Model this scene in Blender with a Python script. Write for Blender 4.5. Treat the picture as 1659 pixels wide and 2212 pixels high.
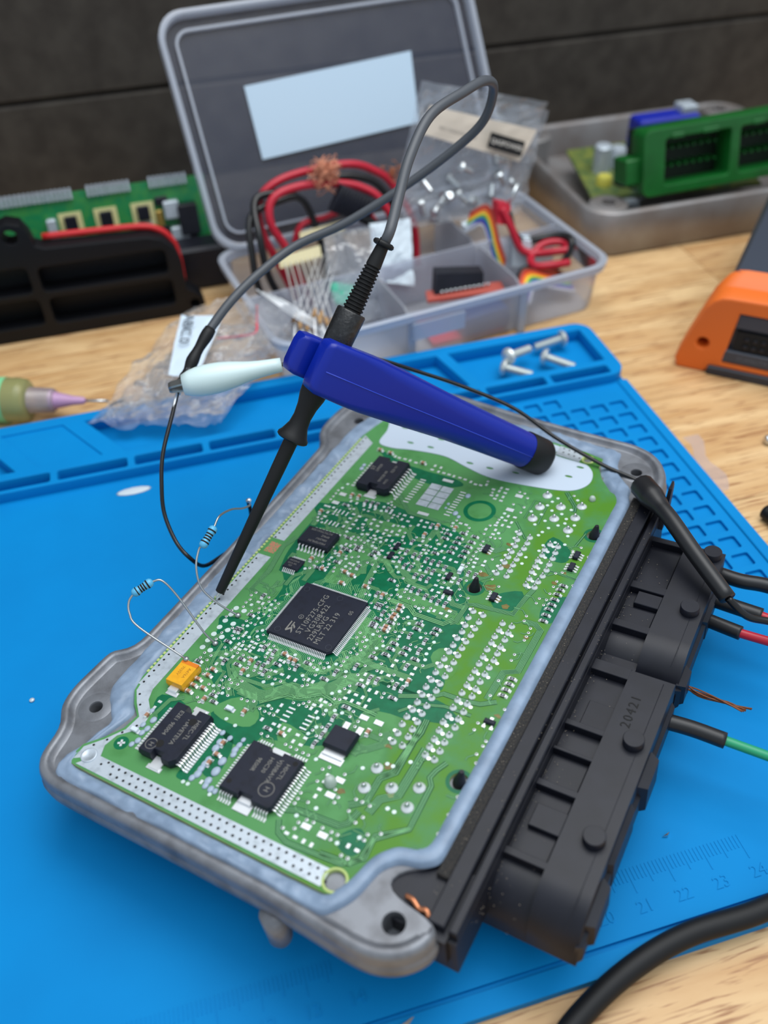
import bpy, bmesh, math, random
from math import sin, cos, pi, radians
from mathutils import Vector, Matrix, noise

for o in list(bpy.data.objects):
    bpy.data.objects.remove(o)
scene = bpy.context.scene
COL = scene.collection
MM = 0.001
random.seed(7)

# ------------------------------------------------------------------ camera
RM = Matrix(((0.9603280, -0.2777820, -0.0246425), (-0.2074114, -0.6523808, -0.7289580), (0.1864152, 0.7051499, -0.6841147)))
cam_data = bpy.data.cameras.new('camera')
cam = bpy.data.objects.new('camera', cam_data)
COL.objects.link(cam)
rot = RM.transposed() @ Matrix(((1, 0, 0), (0, -1, 0), (0, 0, -1)))
cam.matrix_world = Matrix.Translation(Vector((-48.9193, -81.6926, 213.8403)) * MM) @ rot.to_4x4()
cam_data.sensor_fit = 'VERTICAL'
cam_data.sensor_height = 36.0
cam_data.sensor_width = 27.0
cam_data.lens = 1954.0 / 2212.0 * 36.0
cam_data.clip_start = 0.005
cam_data.clip_end = 20
cam_data.dof.use_dof = True
cam_data.dof.focus_distance = 0.241
cam_data.dof.aperture_fstop = 9.5
scene.camera = cam

# ------------------------------------------------------------------ light
world = bpy.data.worlds.new('room_light')
scene.world = world
world.use_nodes = True
wb = world.node_tree.nodes['Background']
wb.inputs['Color'].default_value = (0.80, 0.90, 1.0, 1)
wb.inputs['Strength'].default_value = 0.92


def area(name, loc, target, sx, sy, power, color):
    d = bpy.data.lights.new(name, 'AREA')
    d.shape = 'RECTANGLE'
    d.size, d.size_y = sx, sy
    d.energy = power
    d.color = color
    o = bpy.data.objects.new(name, d)
    COL.objects.link(o)
    o.location = Vector(loc) * MM
    o.rotation_euler = (Vector(target) - Vector(loc)).to_track_quat('-Z', 'Y').to_euler()
    return o


area('bench_lamp', (150, 230, 620), (10, 60, 0), 0.55, 0.40, 3.6, (1.0, 0.99, 0.97))
area('ceiling_light', (200, -120, 1200), (0, 80, 0), 1.1, 1.1, 11.0, (0.90, 0.95, 1.0))

vs = scene.view_settings
vs.view_transform = 'Standard'
vs.look = 'None'
vs.gamma = 1.0
vs.use_curve_mapping = False
vs.exposure = -0.5
scene.cycles.max_bounces = 6
scene.cycles.diffuse_bounces = 3
scene.cycles.glossy_bounces = 3
scene.cycles.transparent_max_bounces = 16


# ------------------------------------------------------------------ materials
def lin(c):
    c = c / 255.0
    return c / 12.92 if c <= 0.04045 else ((c + 0.055) / 1.055) ** 2.4


def rgb(r, g, b):
    return (lin(r), lin(g), lin(b), 1.0)


def nd(nt, kind, **kw):
    n = nt.nodes.new(kind)
    for k, v in kw.items():
        setattr(n, k, v)
    return n


def mm_coords(nt, sc=(1, 1, 1)):
    tc = nd(nt, 'ShaderNodeTexCoord')
    mp = nd(nt, 'ShaderNodeMapping')
    mp.inputs['Scale'].default_value = (1000 * sc[0], 1000 * sc[1], 1000 * sc[2])
    nt.links.new(tc.outputs['Object'], mp.inputs['Vector'])
    return mp.outputs['Vector']


def mat(name, col, rough=0.5, metal=0.0, col2=None, vscale=0.3, lo=0.35, hi=0.65, bump=0.0, bscale=1.0, bdist=0.05, spec=0.5, coat=0.0, trans=0.0, detail=4, alpha=1.0, sub=0.0):
    m = bpy.data.materials.new(name)
    m.use_nodes = True
    nt = m.node_tree
    b = nt.nodes['Principled BSDF']
    b.inputs['Base Color'].default_value = rgb(*col)
    b.inputs['Roughness'].default_value = rough
    b.inputs['Metallic'].default_value = metal
    b.inputs['Specular IOR Level'].default_value = spec
    b.inputs['Coat Weight'].default_value = coat
    b.inputs['Coat Roughness'].default_value = 0.15
    b.inputs['Transmission Weight'].default_value = trans
    b.inputs['Alpha'].default_value = alpha
    if sub:
        b.inputs['Subsurface Weight'].default_value = sub
        b.inputs['Subsurface Radius'].default_value = (0.002, 0.002, 0.002)
    vec = None
    if col2 or bump:
        vec = mm_coords(nt)
    if col2:
        n = nd(nt, 'ShaderNodeTexNoise')
        n.inputs['Scale'].default_value = vscale
        n.inputs['Detail'].default_value = detail
        r = nd(nt, 'ShaderNodeValToRGB')
        r.color_ramp.elements[0].position = lo
        r.color_ramp.elements[0].color = rgb(*col)
        r.color_ramp.elements[1].position = hi
        r.color_ramp.elements[1].color = rgb(*col2)
        nt.links.new(vec, n.inputs['Vector'])
        nt.links.new(n.outputs['Fac'], r.inputs['Fac'])
        nt.links.new(r.outputs['Color'], b.inputs['Base Color'])
    if bump:
        n2 = nd(nt, 'ShaderNodeTexNoise')
        n2.inputs['Scale'].default_value = bscale
        n2.inputs['Detail'].default_value = 5
        bp = nd(nt, 'ShaderNodeBump')
        bp.inputs['Strength'].default_value = bump
        bp.inputs['Distance'].default_value = bdist * MM
        nt.links.new(vec, n2.inputs['Vector'])
        nt.links.new(n2.outputs['Fac'], bp.inputs['Height'])
        nt.links.new(bp.outputs['Normal'], b.inputs['Normal'])
    return m


def film(name, col, clear=0.7, rough=0.15, gloss=0.25, bump=0.0, bscale=0.3):
    """thin plastic: part clear, part milky, with a sheen"""
    m = bpy.data.materials.new(name)
    m.use_nodes = True
    nt = m.node_tree
    nt.nodes.clear()
    out = nd(nt, 'ShaderNodeOutputMaterial')
    tr = nd(nt, 'ShaderNodeBsdfTransparent')
    tr.inputs['Color'].default_value = (0.97, 0.98, 1, 1)
    df = nd(nt, 'ShaderNodeBsdfDiffuse')
    df.inputs['Color'].default_value = rgb(*col)
    tl = nd(nt, 'ShaderNodeBsdfTranslucent')
    tl.inputs['Color'].default_value = rgb(*col)
    gl = nd(nt, 'ShaderNodeBsdfGlossy')
    gl.inputs['Roughness'].default_value = rough
    gl.inputs['Color'].default_value = (1, 1, 1, 1)
    m1 = nd(nt, 'ShaderNodeMixShader')
    m1.inputs['Fac'].default_value = 0.5
    m2 = nd(nt, 'ShaderNodeMixShader')
    m2.inputs['Fac'].default_value = clear
    m3 = nd(nt, 'ShaderNodeMixShader')
    fr = nd(nt, 'ShaderNodeLayerWeight')
    fr.inputs['Blend'].default_value = gloss
    L = nt.links.new
    L(df.outputs[0], m1.inputs[1]); L(tl.outputs[0], m1.inputs[2])
    L(m1.outputs[0], m2.inputs[1]); L(tr.outputs[0], m2.inputs[2])
    L(fr.outputs['Fresnel'], m3.inputs['Fac'])
    L(m2.outputs[0], m3.inputs[1]); L(gl.outputs[0], m3.inputs[2])
    L(m3.outputs[0], out.inputs['Surface'])
    if bump:
        vec = mm_coords(nt)
        n2 = nd(nt, 'ShaderNodeTexNoise')
        n2.inputs['Scale'].default_value = bscale
        n2.inputs['Detail'].default_value = 3
        n2.inputs['Distortion'].default_value = 1.5
        bp = nd(nt, 'ShaderNodeBump')
        bp.inputs['Strength'].default_value = bump
        bp.inputs['Distance'].default_value = 1.5 * MM
        L(vec, n2.inputs['Vector']); L(n2.outputs['Fac'], bp.inputs['Height'])
        L(bp.outputs['Normal'], gl.inputs['Normal'])
        L(bp.outputs['Normal'], fr.inputs['Normal'])
    return m


def wood_mat(name, shift):
    m = bpy.data.materials.new(name)
    m.use_nodes = True
    nt = m.node_tree
    b = nt.nodes['Principled BSDF']
    b.inputs['Roughness'].default_value = 0.5
    L = nt.links.new
    v1 = mm_coords(nt, (0.012, 0.11, 0.11))
    add = nd(nt, 'ShaderNodeVectorMath')
    add.inputs[1].default_value = (shift * 3.7, shift * 5.1, shift)
    L(v1, add.inputs[0])
    n1 = nd(nt, 'ShaderNodeTexNoise')
    n1.inputs['Scale'].default_value = 1.0
    n1.inputs['Detail'].default_value = 5
    n1.inputs['Distortion'].default_value = 0.6
    L(add.outputs[0], n1.inputs['Vector'])
    r1 = nd(nt, 'ShaderNodeValToRGB')
    e = r1.color_ramp.elements
    e[0].position, e[0].color = 0.3, rgb(192, 146, 94)
    e[1].position, e[1].color = 0.7, rgb(228, 194, 144)
    L(n1.outputs['Fac'], r1.inputs['Fac'])
    v2 = mm_coords(nt, (0.07, 1.1, 1.1))
    n2 = nd(nt, 'ShaderNodeTexNoise')
    n2.inputs['Scale'].default_value = 1.0
    n2.inputs['Detail'].default_value = 3
    n2.inputs['Distortion'].default_value = 0.4
    L(v2, n2.inputs['Vector'])
    r2 = nd(nt, 'ShaderNodeValToRGB')
    e = r2.color_ramp.elements
    e[0].position, e[0].color = 0.33, (0.0, 0.0, 0.0, 1)
    e[1].position, e[1].color = 0.46, (1, 1, 1, 1)
    L(n2.outputs['Fac'], r2.inputs['Fac'])
    mx = nd(nt, 'ShaderNodeMix', data_type='RGBA')
    L(r2.outputs['Color'], mx.inputs[0])
    mx.inputs[6].default_value = rgb(158, 110, 68)
    L(r1.outputs['Color'], mx.inputs[7])
    L(mx.outputs[2], b.inputs['Base Color'])
    return m


# ------------------------------------------------------------------ mesh building (millimetres)
def cr(pts, n=6, closed=False):
    """Catmull-Rom resampling"""
    P = [Vector(p) for p in pts]
    out = []
    N = len(P)
    for i in range(N if closed else N - 1):
        p0 = P[(i - 1) % N] if closed or i > 0 else P[0] * 2 - P[1]
        p1, p2 = P[i], P[(i + 1) % N]
        p3 = P[(i + 2) % N] if closed or i + 2 < N else P[-1] * 2 - P[-2]
        for k in range(n):
            t = k / n
            out.append(0.5 * ((2 * p1) + (p2 - p0) * t + (2 * p0 - 5 * p1 + 4 * p2 - p3) * t * t + (3 * p1 - p0 - 3 * p2 + p3) * t ** 3))
    if not closed:
        out.append(P[-1])
    return out


def rrect(x0, x1, y0, y1, r, n=5):
    pts = []
    for cx, cy, a in ((x1 - r, y1 - r, 0), (x0 + r, y1 - r, 90), (x0 + r, y0 + r, 180), (x1 - r, y0 + r, 270)):
        for k in range(n + 1):
            t = radians(a + 90 * k / n)
            pts.append((cx + r * cos(t), cy + r * sin(t)))
    return pts


def circ(cx, cy, r, n=20):
    return [(cx + r * cos(2 * pi * k / n), cy + r * sin(2 * pi * k / n)) for k in range(n)]


class MB:
    def __init__(self):
        self.bm = bmesh.new()
        self.mi = 0
        self.sm = False

    def _f(self, vs):
        try:
            f = self.bm.faces.new(vs)
            f.material_index = self.mi
            f.smooth = self.sm
            return f
        except ValueError:
            return None

    def v(self, p):
        return self.bm.verts.new((p[0], p[1], p[2]))

    def box(self, x0, x1, y0, y1, z0, z1, bev=0.0, M=None):
        if bev > 0:
            return self.loft([[(x0 + bev, y0 + bev, z0), (x1 - bev, y0 + bev, z0), (x1 - bev, y1 - bev, z0), (x0 + bev, y1 - bev, z0)],
                              [(x0, y0, z0 + bev), (x1, y0, z0 + bev), (x1, y1, z0 + bev), (x0, y1, z0 + bev)],
                              [(x0, y0, z1 - bev), (x1, y0, z1 - bev), (x1, y1, z1 - bev), (x0, y1, z1 - bev)],
                              [(x0 + bev, y0 + bev, z1), (x1 - bev, y0 + bev, z1), (x1 - bev, y1 - bev, z1), (x0 + bev, y1 - bev, z1)]], M=M)
        return self.loft([[(x0, y0, z0), (x1, y0, z0), (x1, y1, z0), (x0, y1, z0)], [(x0, y0, z1), (x1, y0, z1), (x1, y1, z1), (x0, y1, z1)]], M=M)

    def loft(self, loops, cap=True, closed=True, M=None):
        rows = []
        for lp in loops:
            rows.append([self.v(M @ Vector(p) if M else p) for p in lp])
        n = len(rows[0])
        for a, b in zip(rows, rows[1:]):
            for i in range(n if closed else n - 1):
                j = (i + 1) % n
                self._f((a[i], a[j], b[j], b[i]))
        if cap and closed:
            self._f(list(reversed(rows[0])))
            self._f(rows[-1])
        return rows

    def prism(self, pts, z0, z1, M=None):
        self.loft([[(p[0], p[1], z0) for p in pts], [(p[0], p[1], z1) for p in pts]], M=M)

    def tube(self, pts, r, seg=10, caps=True):
        P = [Vector(p) for p in pts]
        n = len(P)
        rs = r if isinstance(r, (list, tuple)) else [r] * n
        t0 = (P[1] - P[0]).normalized()
        up = Vector((0, 0, 1)) if abs(t0.z) < 0.9 else Vector((1, 0, 0))
        u = t0.cross(up).normalized()
        loops = []
        for i in range(n):
            t = (P[min(i + 1, n - 1)] - P[max(i - 1, 0)])
            t = t.normalized() if t.length > 1e-9 else t0
            u = (u - t * u.dot(t))
            u = u.normalized() if u.length > 1e-9 else t.orthogonal().normalized()
            w = t.cross(u)
            loops.append([P[i] + (u * cos(2 * pi * k / seg) + w * sin(2 * pi * k / seg)) * rs[i] for k in range(seg)])
            t0 = t
        s = self.sm
        self.sm = True
        self.loft(loops, cap=caps)
        self.sm = s

    def lathe(self, base, axis, prof, seg=20, cap=True):
        """prof: list of (distance along axis, radius)"""
        b, a = Vector(base), Vector(axis).normalized()
        u = a.orthogonal().normalized()
        w = a.cross(u)
        loops = [[b + a * t + (u * cos(2 * pi * k / seg) + w * sin(2 * pi * k / seg)) * max(r, 1e-3) for k in range(seg)] for t, r in prof]
        s = self.sm
        self.sm = True
        self.loft(loops, cap=cap)
        self.sm = s

    def ball(self, c, r, sz=1.0, seg=12, rings=7, M=None):
        c = Vector(c)
        loops = []
        for i in range(1, rings):
            th = pi * i / rings
            loops.append([c + Vector((r * sin(th) * cos(2 * pi * k / seg), r * sin(th) * sin(2 * pi * k / seg), -r * sz * cos(th))) for k in range(seg)])
        s = self.sm
        self.sm = True
        self.loft(loops, M=M)
        self.sm = s

    def mesh(self, me):
        n0 = len(self.bm.faces)
        self.bm.from_mesh(me)
        self.bm.faces.ensure_lookup_table()
        for f in self.bm.faces[n0:]:
            f.material_index = self.mi
            f.smooth = self.sm

    def plate(self, outline, holes, z0, z1, bev=0.0):
        """flat plate with holes, outlines in mm"""
        c = bpy.data.curves.new('tmp', 'CURVE')
        c.dimensions = '2D'
        c.fill_mode = 'BOTH'
        c.extrude = max((z1 - z0) / 2 - bev, 1e-5)
        if bev:
            c.bevel_depth = bev
            c.bevel_resolution = 1
            c.offset = -bev
        for pts in [outline] + list(holes):
            s = c.splines.new('POLY')
            s.points.add(len(pts) - 1)
            for q, p in zip(s.points, pts):
                q.co = (p[0], p[1], 0, 1)
            s.use_cyclic_u = True
        o = bpy.data.objects.new('tmp', c)
        me = bpy.data.meshes.new_from_object(o)
        me.transform(Matrix.Translation((0, 0, (z0 + z1) / 2)))
        self.mesh(me)
        bpy.data.objects.remove(o)
        bpy.data.curves.remove(c)
        bpy.data.meshes.remove(me)

    def text(self, s, size, M, depth=0.03, align='LEFT', space=1.0):
        c = bpy.data.curves.new('tmp', 'FONT')
        c.body = s
        c.size = size
        c.extrude = depth
        c.align_x = align
        c.align_y = 'CENTER'
        c.space_character = space
        c.resolution_u = 2
        o = bpy.data.objects.new('tmp', c)
        me = bpy.data.meshes.new_from_object(o)
        me.transform(M)
        self.mesh(me)
        bpy.data.objects.remove(o)
        bpy.data.curves.remove(c)
        bpy.data.meshes.remove(me)

    def done(self, name, autosmooth=None):
        bmesh.ops.recalc_face_normals(self.bm, faces=self.bm.faces)
        bmesh.ops.scale(self.bm, vec=(MM, MM, MM), verts=self.bm.verts)
        me = bpy.data.meshes.new(name)
        self.bm.to_mesh(me)
        self.bm.free()
        if autosmooth is not None:
            for p in me.polygons:
                p.use_smooth = True
            me.set_sharp_from_angle(angle=radians(autosmooth))
        return me


def link(name, me, mats, parent=None):
    o = bpy.data.objects.new(name, me)
    COL.objects.link(o)
    if me.materials:
        pass
    else:
        for m in (mats if isinstance(mats, (list, tuple)) else [mats]):
            me.materials.append(m)
    if parent:
        o.parent = parent
        if parent.get('_world'):
            o.matrix_parent_inverse = Matrix(parent['_inv']) if False else INV[parent.name]
    return o


INV = {}


def thing(name, label, cat, loc=(0, 0, 0), group=None):
    """an Empty at the thing's base; its parts are given in world millimetres"""
    o = bpy.data.objects.new(name, None)
    COL.objects.link(o)
    o.empty_display_size = 0.005
    o.location = Vector(loc) * MM
    INV[o.name] = Matrix.Translation(-Vector(loc) * MM)
    o['label'] = label
    o['category'] = cat
    if group:
        o['group'] = group
    return o


def part(name, mb, mats, parent, smooth=None, label=None, kind=None):
    o = link(name, mb.done(name, smooth), mats)
    o.parent = parent
    if parent.name in INV:
        o.matrix_parent_inverse = INV[parent.name]
    if label:
        o['label'] = label
    if kind:
        o['kind'] = kind
    return o


def single(name, mb, mats, label, cat, smooth=None, group=None, kind=None, base=None):
    """a thing of one mesh; origin moved to its base"""
    me = mb.done(name, smooth)
    xs = [v.co for v in me.vertices]
    c = Vector((sum(p.x for p in xs) / len(xs), sum(p.y for p in xs) / len(xs), min(p.z for p in xs)))
    me.transform(Matrix.Translation(-c))
    o = link(name, me, mats)
    o.location = c
    if label:
        o['label'] = label
    if cat:
        o['category'] = cat
    if group:
        o['group'] = group
    if kind:
        o['kind'] = kind
    return o


def P(s):
    out = []
    for it in s.split():
        t = []
        for v in it.split(','):
            try:
                t.append(float(v))
            except ValueError:
                t.append(v)
        out.append(tuple(t))
    return out


# ------------------------------------------------------------------ shared materials
m_blue_mat = mat('blue_silicone', (0, 125, 192), 0.6, col2=(0, 130, 198), vscale=0.03, bump=0.1, bscale=2.0, bdist=0.02, spec=0.12)
m_wall = mat('dark_board', (58, 54, 50), 0.85, col2=(70, 66, 61), vscale=0.08, bump=0.25, bscale=0.8, bdist=0.3, spec=0.15)
m_black = mat('black_plastic', (19, 21, 30), 0.45, bump=0.12, bscale=4, bdist=0.03, col2=(25, 27, 37), vscale=0.15, spec=0.35)
m_black_matte = mat('black_rubber', (17, 18, 20), 0.55, spec=0.35)
m_black_gloss = mat('black_insulation', (12, 13, 15), 0.32)
m_grey_cable = mat('grey_cable', (70, 74, 80), 0.48)
m_shrink = mat('heat_shrink', (22, 23, 26), 0.42, bump=0.1, bscale=1.5, bdist=0.05)
m_tin = mat('solder_tin', (236, 238, 240), 0.28, metal=0.55, spec=0.7)
m_steel = mat('plated_steel', (205, 210, 212), 0.25, metal=0.95)
m_alu = mat('cast_aluminium', (130, 133, 139), 0.46, metal=0.5, col2=(90, 90, 93), vscale=0.16, lo=0.42, hi=0.8, bump=0.45, bscale=2.6, bdist=0.06)
m_white = mat('white_paper', (206, 218, 226), 0.7)
m_red = mat('red_insulation', (180, 18, 44), 0.4)
m_green_wire = mat('green_insulation', (30, 150, 105), 0.4)
m_copper = mat('bare_copper', (214, 140, 100), 0.35, metal=0.8)
m_dark = mat('dark_void', (10, 10, 11), 0.8)

# ------------------------------------------------------------------ setting: wall and bench
mbw = MB()
mbw.box(-420, 520, 428, 446, -140, 420)
wall = link('wall_back', mbw.done('wall_back'), m_wall)
wall['kind'] = 'structure'
ZS = 56.5
for z0, z1 in ((-44, ZS - 0.9), (ZS + 0.9, 158), (160, 262), (264, 366)):
    b = MB()
    b.box(-420, 520, 424, 428, z0, z1, bev=1.2)
    o = link('board', b.done('board'), m_wall, wall)

bench = thing('workbench', 'pale wooden workbench top made of butted staves under everything', 'workbench', (60, 150, -3))
m_woods = [wood_mat('bench_wood_%s' % k, s) for k, s in (('pale', 0.0), ('honey', 1.7), ('straw', 3.1))]
yy = -262.0
row = 0
while yy < 422:
    wdt = 62.0
    x = -460 + (row % 3) * 133
    edges = [-420]
    while x < 520:
        if x > -400:
            edges.append(x)
        x += 400
    edges.append(520)
    for a, bx in zip(edges, edges[1:]):
        b = MB()
        b.box(a + 0.12, bx - 0.12, yy + 0.12, min(yy + wdt, 423) - 0.12, -28, -3, bev=0.25)
        part('plank', b, m_woods[(row + int(a)) % 3], bench)
    yy += wdt
    row += 1
RES = P("-13.0,48.3,y -10.9,48.5,y -9.1,48.4,y -18.1,44.7,x -9.4,31.7,x -8.1,27.3,x -6.8,27.0,x -4.5,29.4,x -4.4,28.2,x 1.2,29.5,x 0.8,27.9,x -7.2,21.4,x -11.0,17.1,x -0.4,22.1,y -4.9,47.8,y 11.0,46.1,y 17.1,44.6,x 17.1,42.6,x 21.2,46.6,x 21.1,44.2,x 21.1,42.2,x 21.2,39.9,x 21.2,37.8,x 24.9,46.5,x 25.0,44.0,x 25.0,41.8,x 25.1,39.7,x 25.0,37.5,x 17.3,35.8,x 9.0,37.6,y 9.5,33.1,y 12.1,32.7,y 13.9,32.5,y 16.3,32.3,y 18.2,32.2,y 20.3,32.4,y 22.6,31.4,y 9.5,29.5,y 11.7,27.7,y 13.6,27.6,y 18.4,28.8,y 20.2,28.7,y 16.3,25.4,y 18.3,25.4,y 20.3,25.3,y 29.6,32.1,y 31.7,32.0,y 28.6,28.2,y 11.1,21.1,x 18.1,20.2,y 20.2,20.1,y 22.7,19.2,y 24.8,19.1,y 10.0,14.8,y 26.8,18.7,y 28.9,18.7,y 12.0,11.0,y 13.2,11.0,y 15.0,9.2,y 14.8,6.7,x 14.6,4.8,x 14.7,3.8,x 18.6,6.9,x 25.9,9.5,x 26.0,7.7,x 31.0,9.7,x 30.9,8.0,x 25.4,5.0,y 30.0,4.8,y 23.0,0.8,x 23.0,-1.2,x 26.8,0.6,x 26.7,-1.3,x 30.1,1.2,y 30.4,-1.7,x 22.8,-3.4,x 20.2,-5.5,x 29.6,-4.7,y 17.8,-9.9,y 23.0,-11.8,y 24.9,-11.7,y 21.8,-14.7,x 30.0,-11.2,y 31.9,-11.4,y 31.1,-14.9,x -4.5,-14.6,y -4.0,-17.4,y -1.4,-17.8,x -4.5,-19.8,y -3.0,-21.3,y 3.8,-16.5,y 5.7,-14.2,x 14.0,-13.7,y 12.4,-16.8,x 22.1,-22.1,x 20.9,-25.9,y 21.0,-29.0,y 21.0,-31.4,y 20.7,-34.4,y 7.9,-35.5,x -19.2,1.3,y -18.1,-6.2,x -18.7,-12.2,y -17.5,-12.1,y -18.2,-16.7,x -11.1,-20.2,x -11.0,-22.2,x -14.8,-22.7,y -21.2,-25.5,x -7.7,-14.5,y -6.2,-19.9,y -10.7,-33.0,x -9.3,-34.6,x 5.8,18.7,y 55.2,37.6,x 55.0,35.8,x 54.9,33.9,x 54.9,31.9,x 54.9,29.8,x 54.8,27.9,x 54.9,25.7,x 55.0,23.5,x 55.2,2.5,x 55.2,0.7,x 55.2,-1.2,x 55.1,-3.1,x")
CAP = P("-22.0,73.6,x -17.9,73.3,x -5.4,72.4,x -18.6,49.3,y -16.2,49.5,y -23.6,38.8,y -8.2,24.9,y -14.7,19.5,y -9.4,17.2,x -2.7,18.7,x 12.8,46.4,y 18.1,47.6,y 11.0,41.5,y 11.7,14.8,y 18.2,13.2,x 18.5,11.7,x 18.4,9.7,x 18.3,8.4,x 18.4,5.0,x 18.5,3.8,x 32.3,-8.9,y -1.3,-14.2,x 0.9,-15.1,y 2.4,-15.1,y 11.9,-35.4,x 30.7,-26.3,y -8.3,-19.8,y -8.3,-23.4,y -15.7,-26.3,x -15.7,-28.4,x -17.3,-30.5,x -17.1,-32.6,x -14.3,-32.3,x -17.1,-34.7,x -11.9,-35.0,y -22.1,-45.2,y 0.6,-43.7,y 1.2,-46.9,x 0.9,-49.5,y 5.7,15.9,x -1.3,14.4,x -0.1,18.2,x -0.2,-33.9,y")
WCAP = P("-4.1,-34.7,x -22.0,-49.9,x 27.1,32.3,y")
PAD = P("-23.9,42.1 -22.7,42.1 -21.6,39.6 -21.4,37.6 -13.6,41.9 -11.4,41.7 -13.6,39.8 -11.4,39.7 -13.7,37.9 -11.3,37.7 -13.6,35.8 -11.3,35.7 -8.7,41.0 -6.5,42.1 -4.0,41.9 -8.5,38.9 -6.4,40.1 -4.1,39.9 0.3,41.9 3.2,42.6 -5.1,37.7 -2.9,37.8 -5.0,35.4 -2.8,35.7 -0.7,39.3 1.2,39.3 3.1,40.6 -0.7,37.6 1.3,37.4 3.3,38.7 5.4,38.6 -0.6,35.6 1.5,35.3 3.2,35.8 5.3,35.7 0.2,31.1 2.5,30.9 2.5,29.1 2.5,27.3 -8.7,29.1 -7.2,29.1 -3.4,22.5 -2.2,22.4 7.6,33.9 7.7,32.1 7.7,30.1 7.8,28.1 -17.6,47.0 -15.4,46.8 -12.7,46.7 -10.6,46.7 -8.7,46.6 -3.5,47.9 -3.4,46.7 1.3,45.4 1.2,47.4 3.6,47.4 3.4,45.3 7.0,47.1 9.0,47.0 7.1,45.0 9.2,44.9 11.6,39.1 11.6,37.1 13.5,37.9 13.6,35.9 16.5,39.8 18.6,39.7 16.5,37.6 18.6,37.4 20.5,35.2 22.5,35.1 24.4,34.9 26.6,34.6 18.4,50.5 20.2,50.5 26.4,50.9 29.1,51.7 29.2,49.7 28.3,54.9 28.3,53.6 23.3,24.3 25.2,24.2 23.2,22.2 25.2,22.1 26.8,28.9 26.7,27.2 16.4,21.1 16.5,19.7 27.1,20.8 29.1,20.8 29.2,38.4 29.3,36.7 31.8,38.3 31.9,36.6 27.2,15.5 29.3,15.4 31.1,17.0 31.1,15.1 26.2,-3.9 26.1,-5.8 31.8,-4.2 31.9,-6.2 24.6,-8.8 26.7,-9.0 30.3,-8.8 21.2,-11.1 21.2,-13.1 24.6,-15.0 26.6,-15.0 20.3,-17.6 22.3,-17.7 24.2,-17.7 26.1,-17.7 20.4,-19.7 22.3,-19.7 -1.4,-16.2 -0.2,-16.3 -0.5,-19.9 1.6,-20.0 3.6,-20.0 5.8,-20.1 8.8,-18.6 10.2,-18.7 7.0,-28.2 7.1,-30.1 15.1,-22.7 16.5,-22.8 14.4,-24.7 16.1,-24.2 14.3,-25.9 16.1,-26.3 24.2,-19.7 26.2,-19.8 23.1,-13.3 8.5,-33.7 10.0,-33.6 11.5,-33.7 13.0,-33.6 15.6,-33.9 17.8,-33.9 15.6,-35.9 17.8,-36.0 5.0,-33.8 -19.2,-1.1 -17.7,-1.1 -15.6,-12.0 -15.6,-13.2 -12.1,-14.0 -10.8,-14.1 -11.9,-15.5 -10.6,-15.6 -15.0,-16.1 -13.8,-16.2 -15.1,-17.6 -13.7,-17.6 -12.2,-16.9 -10.7,-16.9 -9.0,-14.2 -8.7,-15.6 -6.0,-14.4 -6.0,-15.6 -16.0,-20.4 -16.3,-22.0 -13.8,-20.4 -16.4,-24.2 -22.1,-40.3 -22.2,-42.4 2.3,-54.4 18.0,70.1 20.9,68.8 22.9,70.3 24.8,70.4 22.9,68.7 24.9,68.5 21.5,65.9 23.1,66.5 25.1,66.5 23.1,64.8 25.2,64.6 30.1,58.8 32.1,59.0 30.1,56.7 32.1,56.5 30.1,54.4 32.1,54.4 -15.8,72.6 -14.2,72.4 -12.1,72.5 -10.2,72.4 -7.9,72.1 -1.3,72.9 0.9,72.7 -1.3,70.7 1.1,70.5 3.0,70.5 4.9,70.4 6.7,70.2 8.8,70.2 10.7,70.0 12.9,69.6 14.7,69.0 16.4,69.2 28.2,-40.2 28.3,-42.1 28.3,-44.2 28.4,-46.1 27.6,-56.5 29.8,-56.5 32.0,-56.5 34.0,-56.5 41.3,-53.2 43.5,-53.3")
SLIM = P("-19.7,41.2,y -18.5,41.4,y -17.1,41.3,y -15.6,41.2,y -19.7,35.6,y -18.3,35.7,y -17.0,35.7,y -15.7,35.6,y 10.0,-27.9,x 10.0,-29.1,x 9.9,-30.4,x 10.0,-31.8,x 15.7,-28.0,x 15.7,-29.3,x 15.7,-30.5,x 15.7,-31.8,x -1.5,64.9,x -1.4,63.7,x -1.4,62.4,x -1.4,61.1,x -1.5,59.8,x -1.5,58.5,x -1.6,57.2,x -1.5,55.9,x -1.6,54.7,x -1.6,53.3,x 12.9,63.9,x 13.0,62.6,x 13.1,61.4,x 13.0,60.1,x 12.9,58.9,x 13.0,57.6,x 13.0,56.4,x 12.9,55.1,x 13.0,53.8,x 12.9,52.4,x")
BIGPAD = P("-21.8,49.0 -21.8,44.6 29.4,68.7 29.4,61.7 27.6,-22.8 31.6,-22.7 31.3,-44.4 31.3,-40.2 30.6,-53.3 35.0,-53.5")
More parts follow.
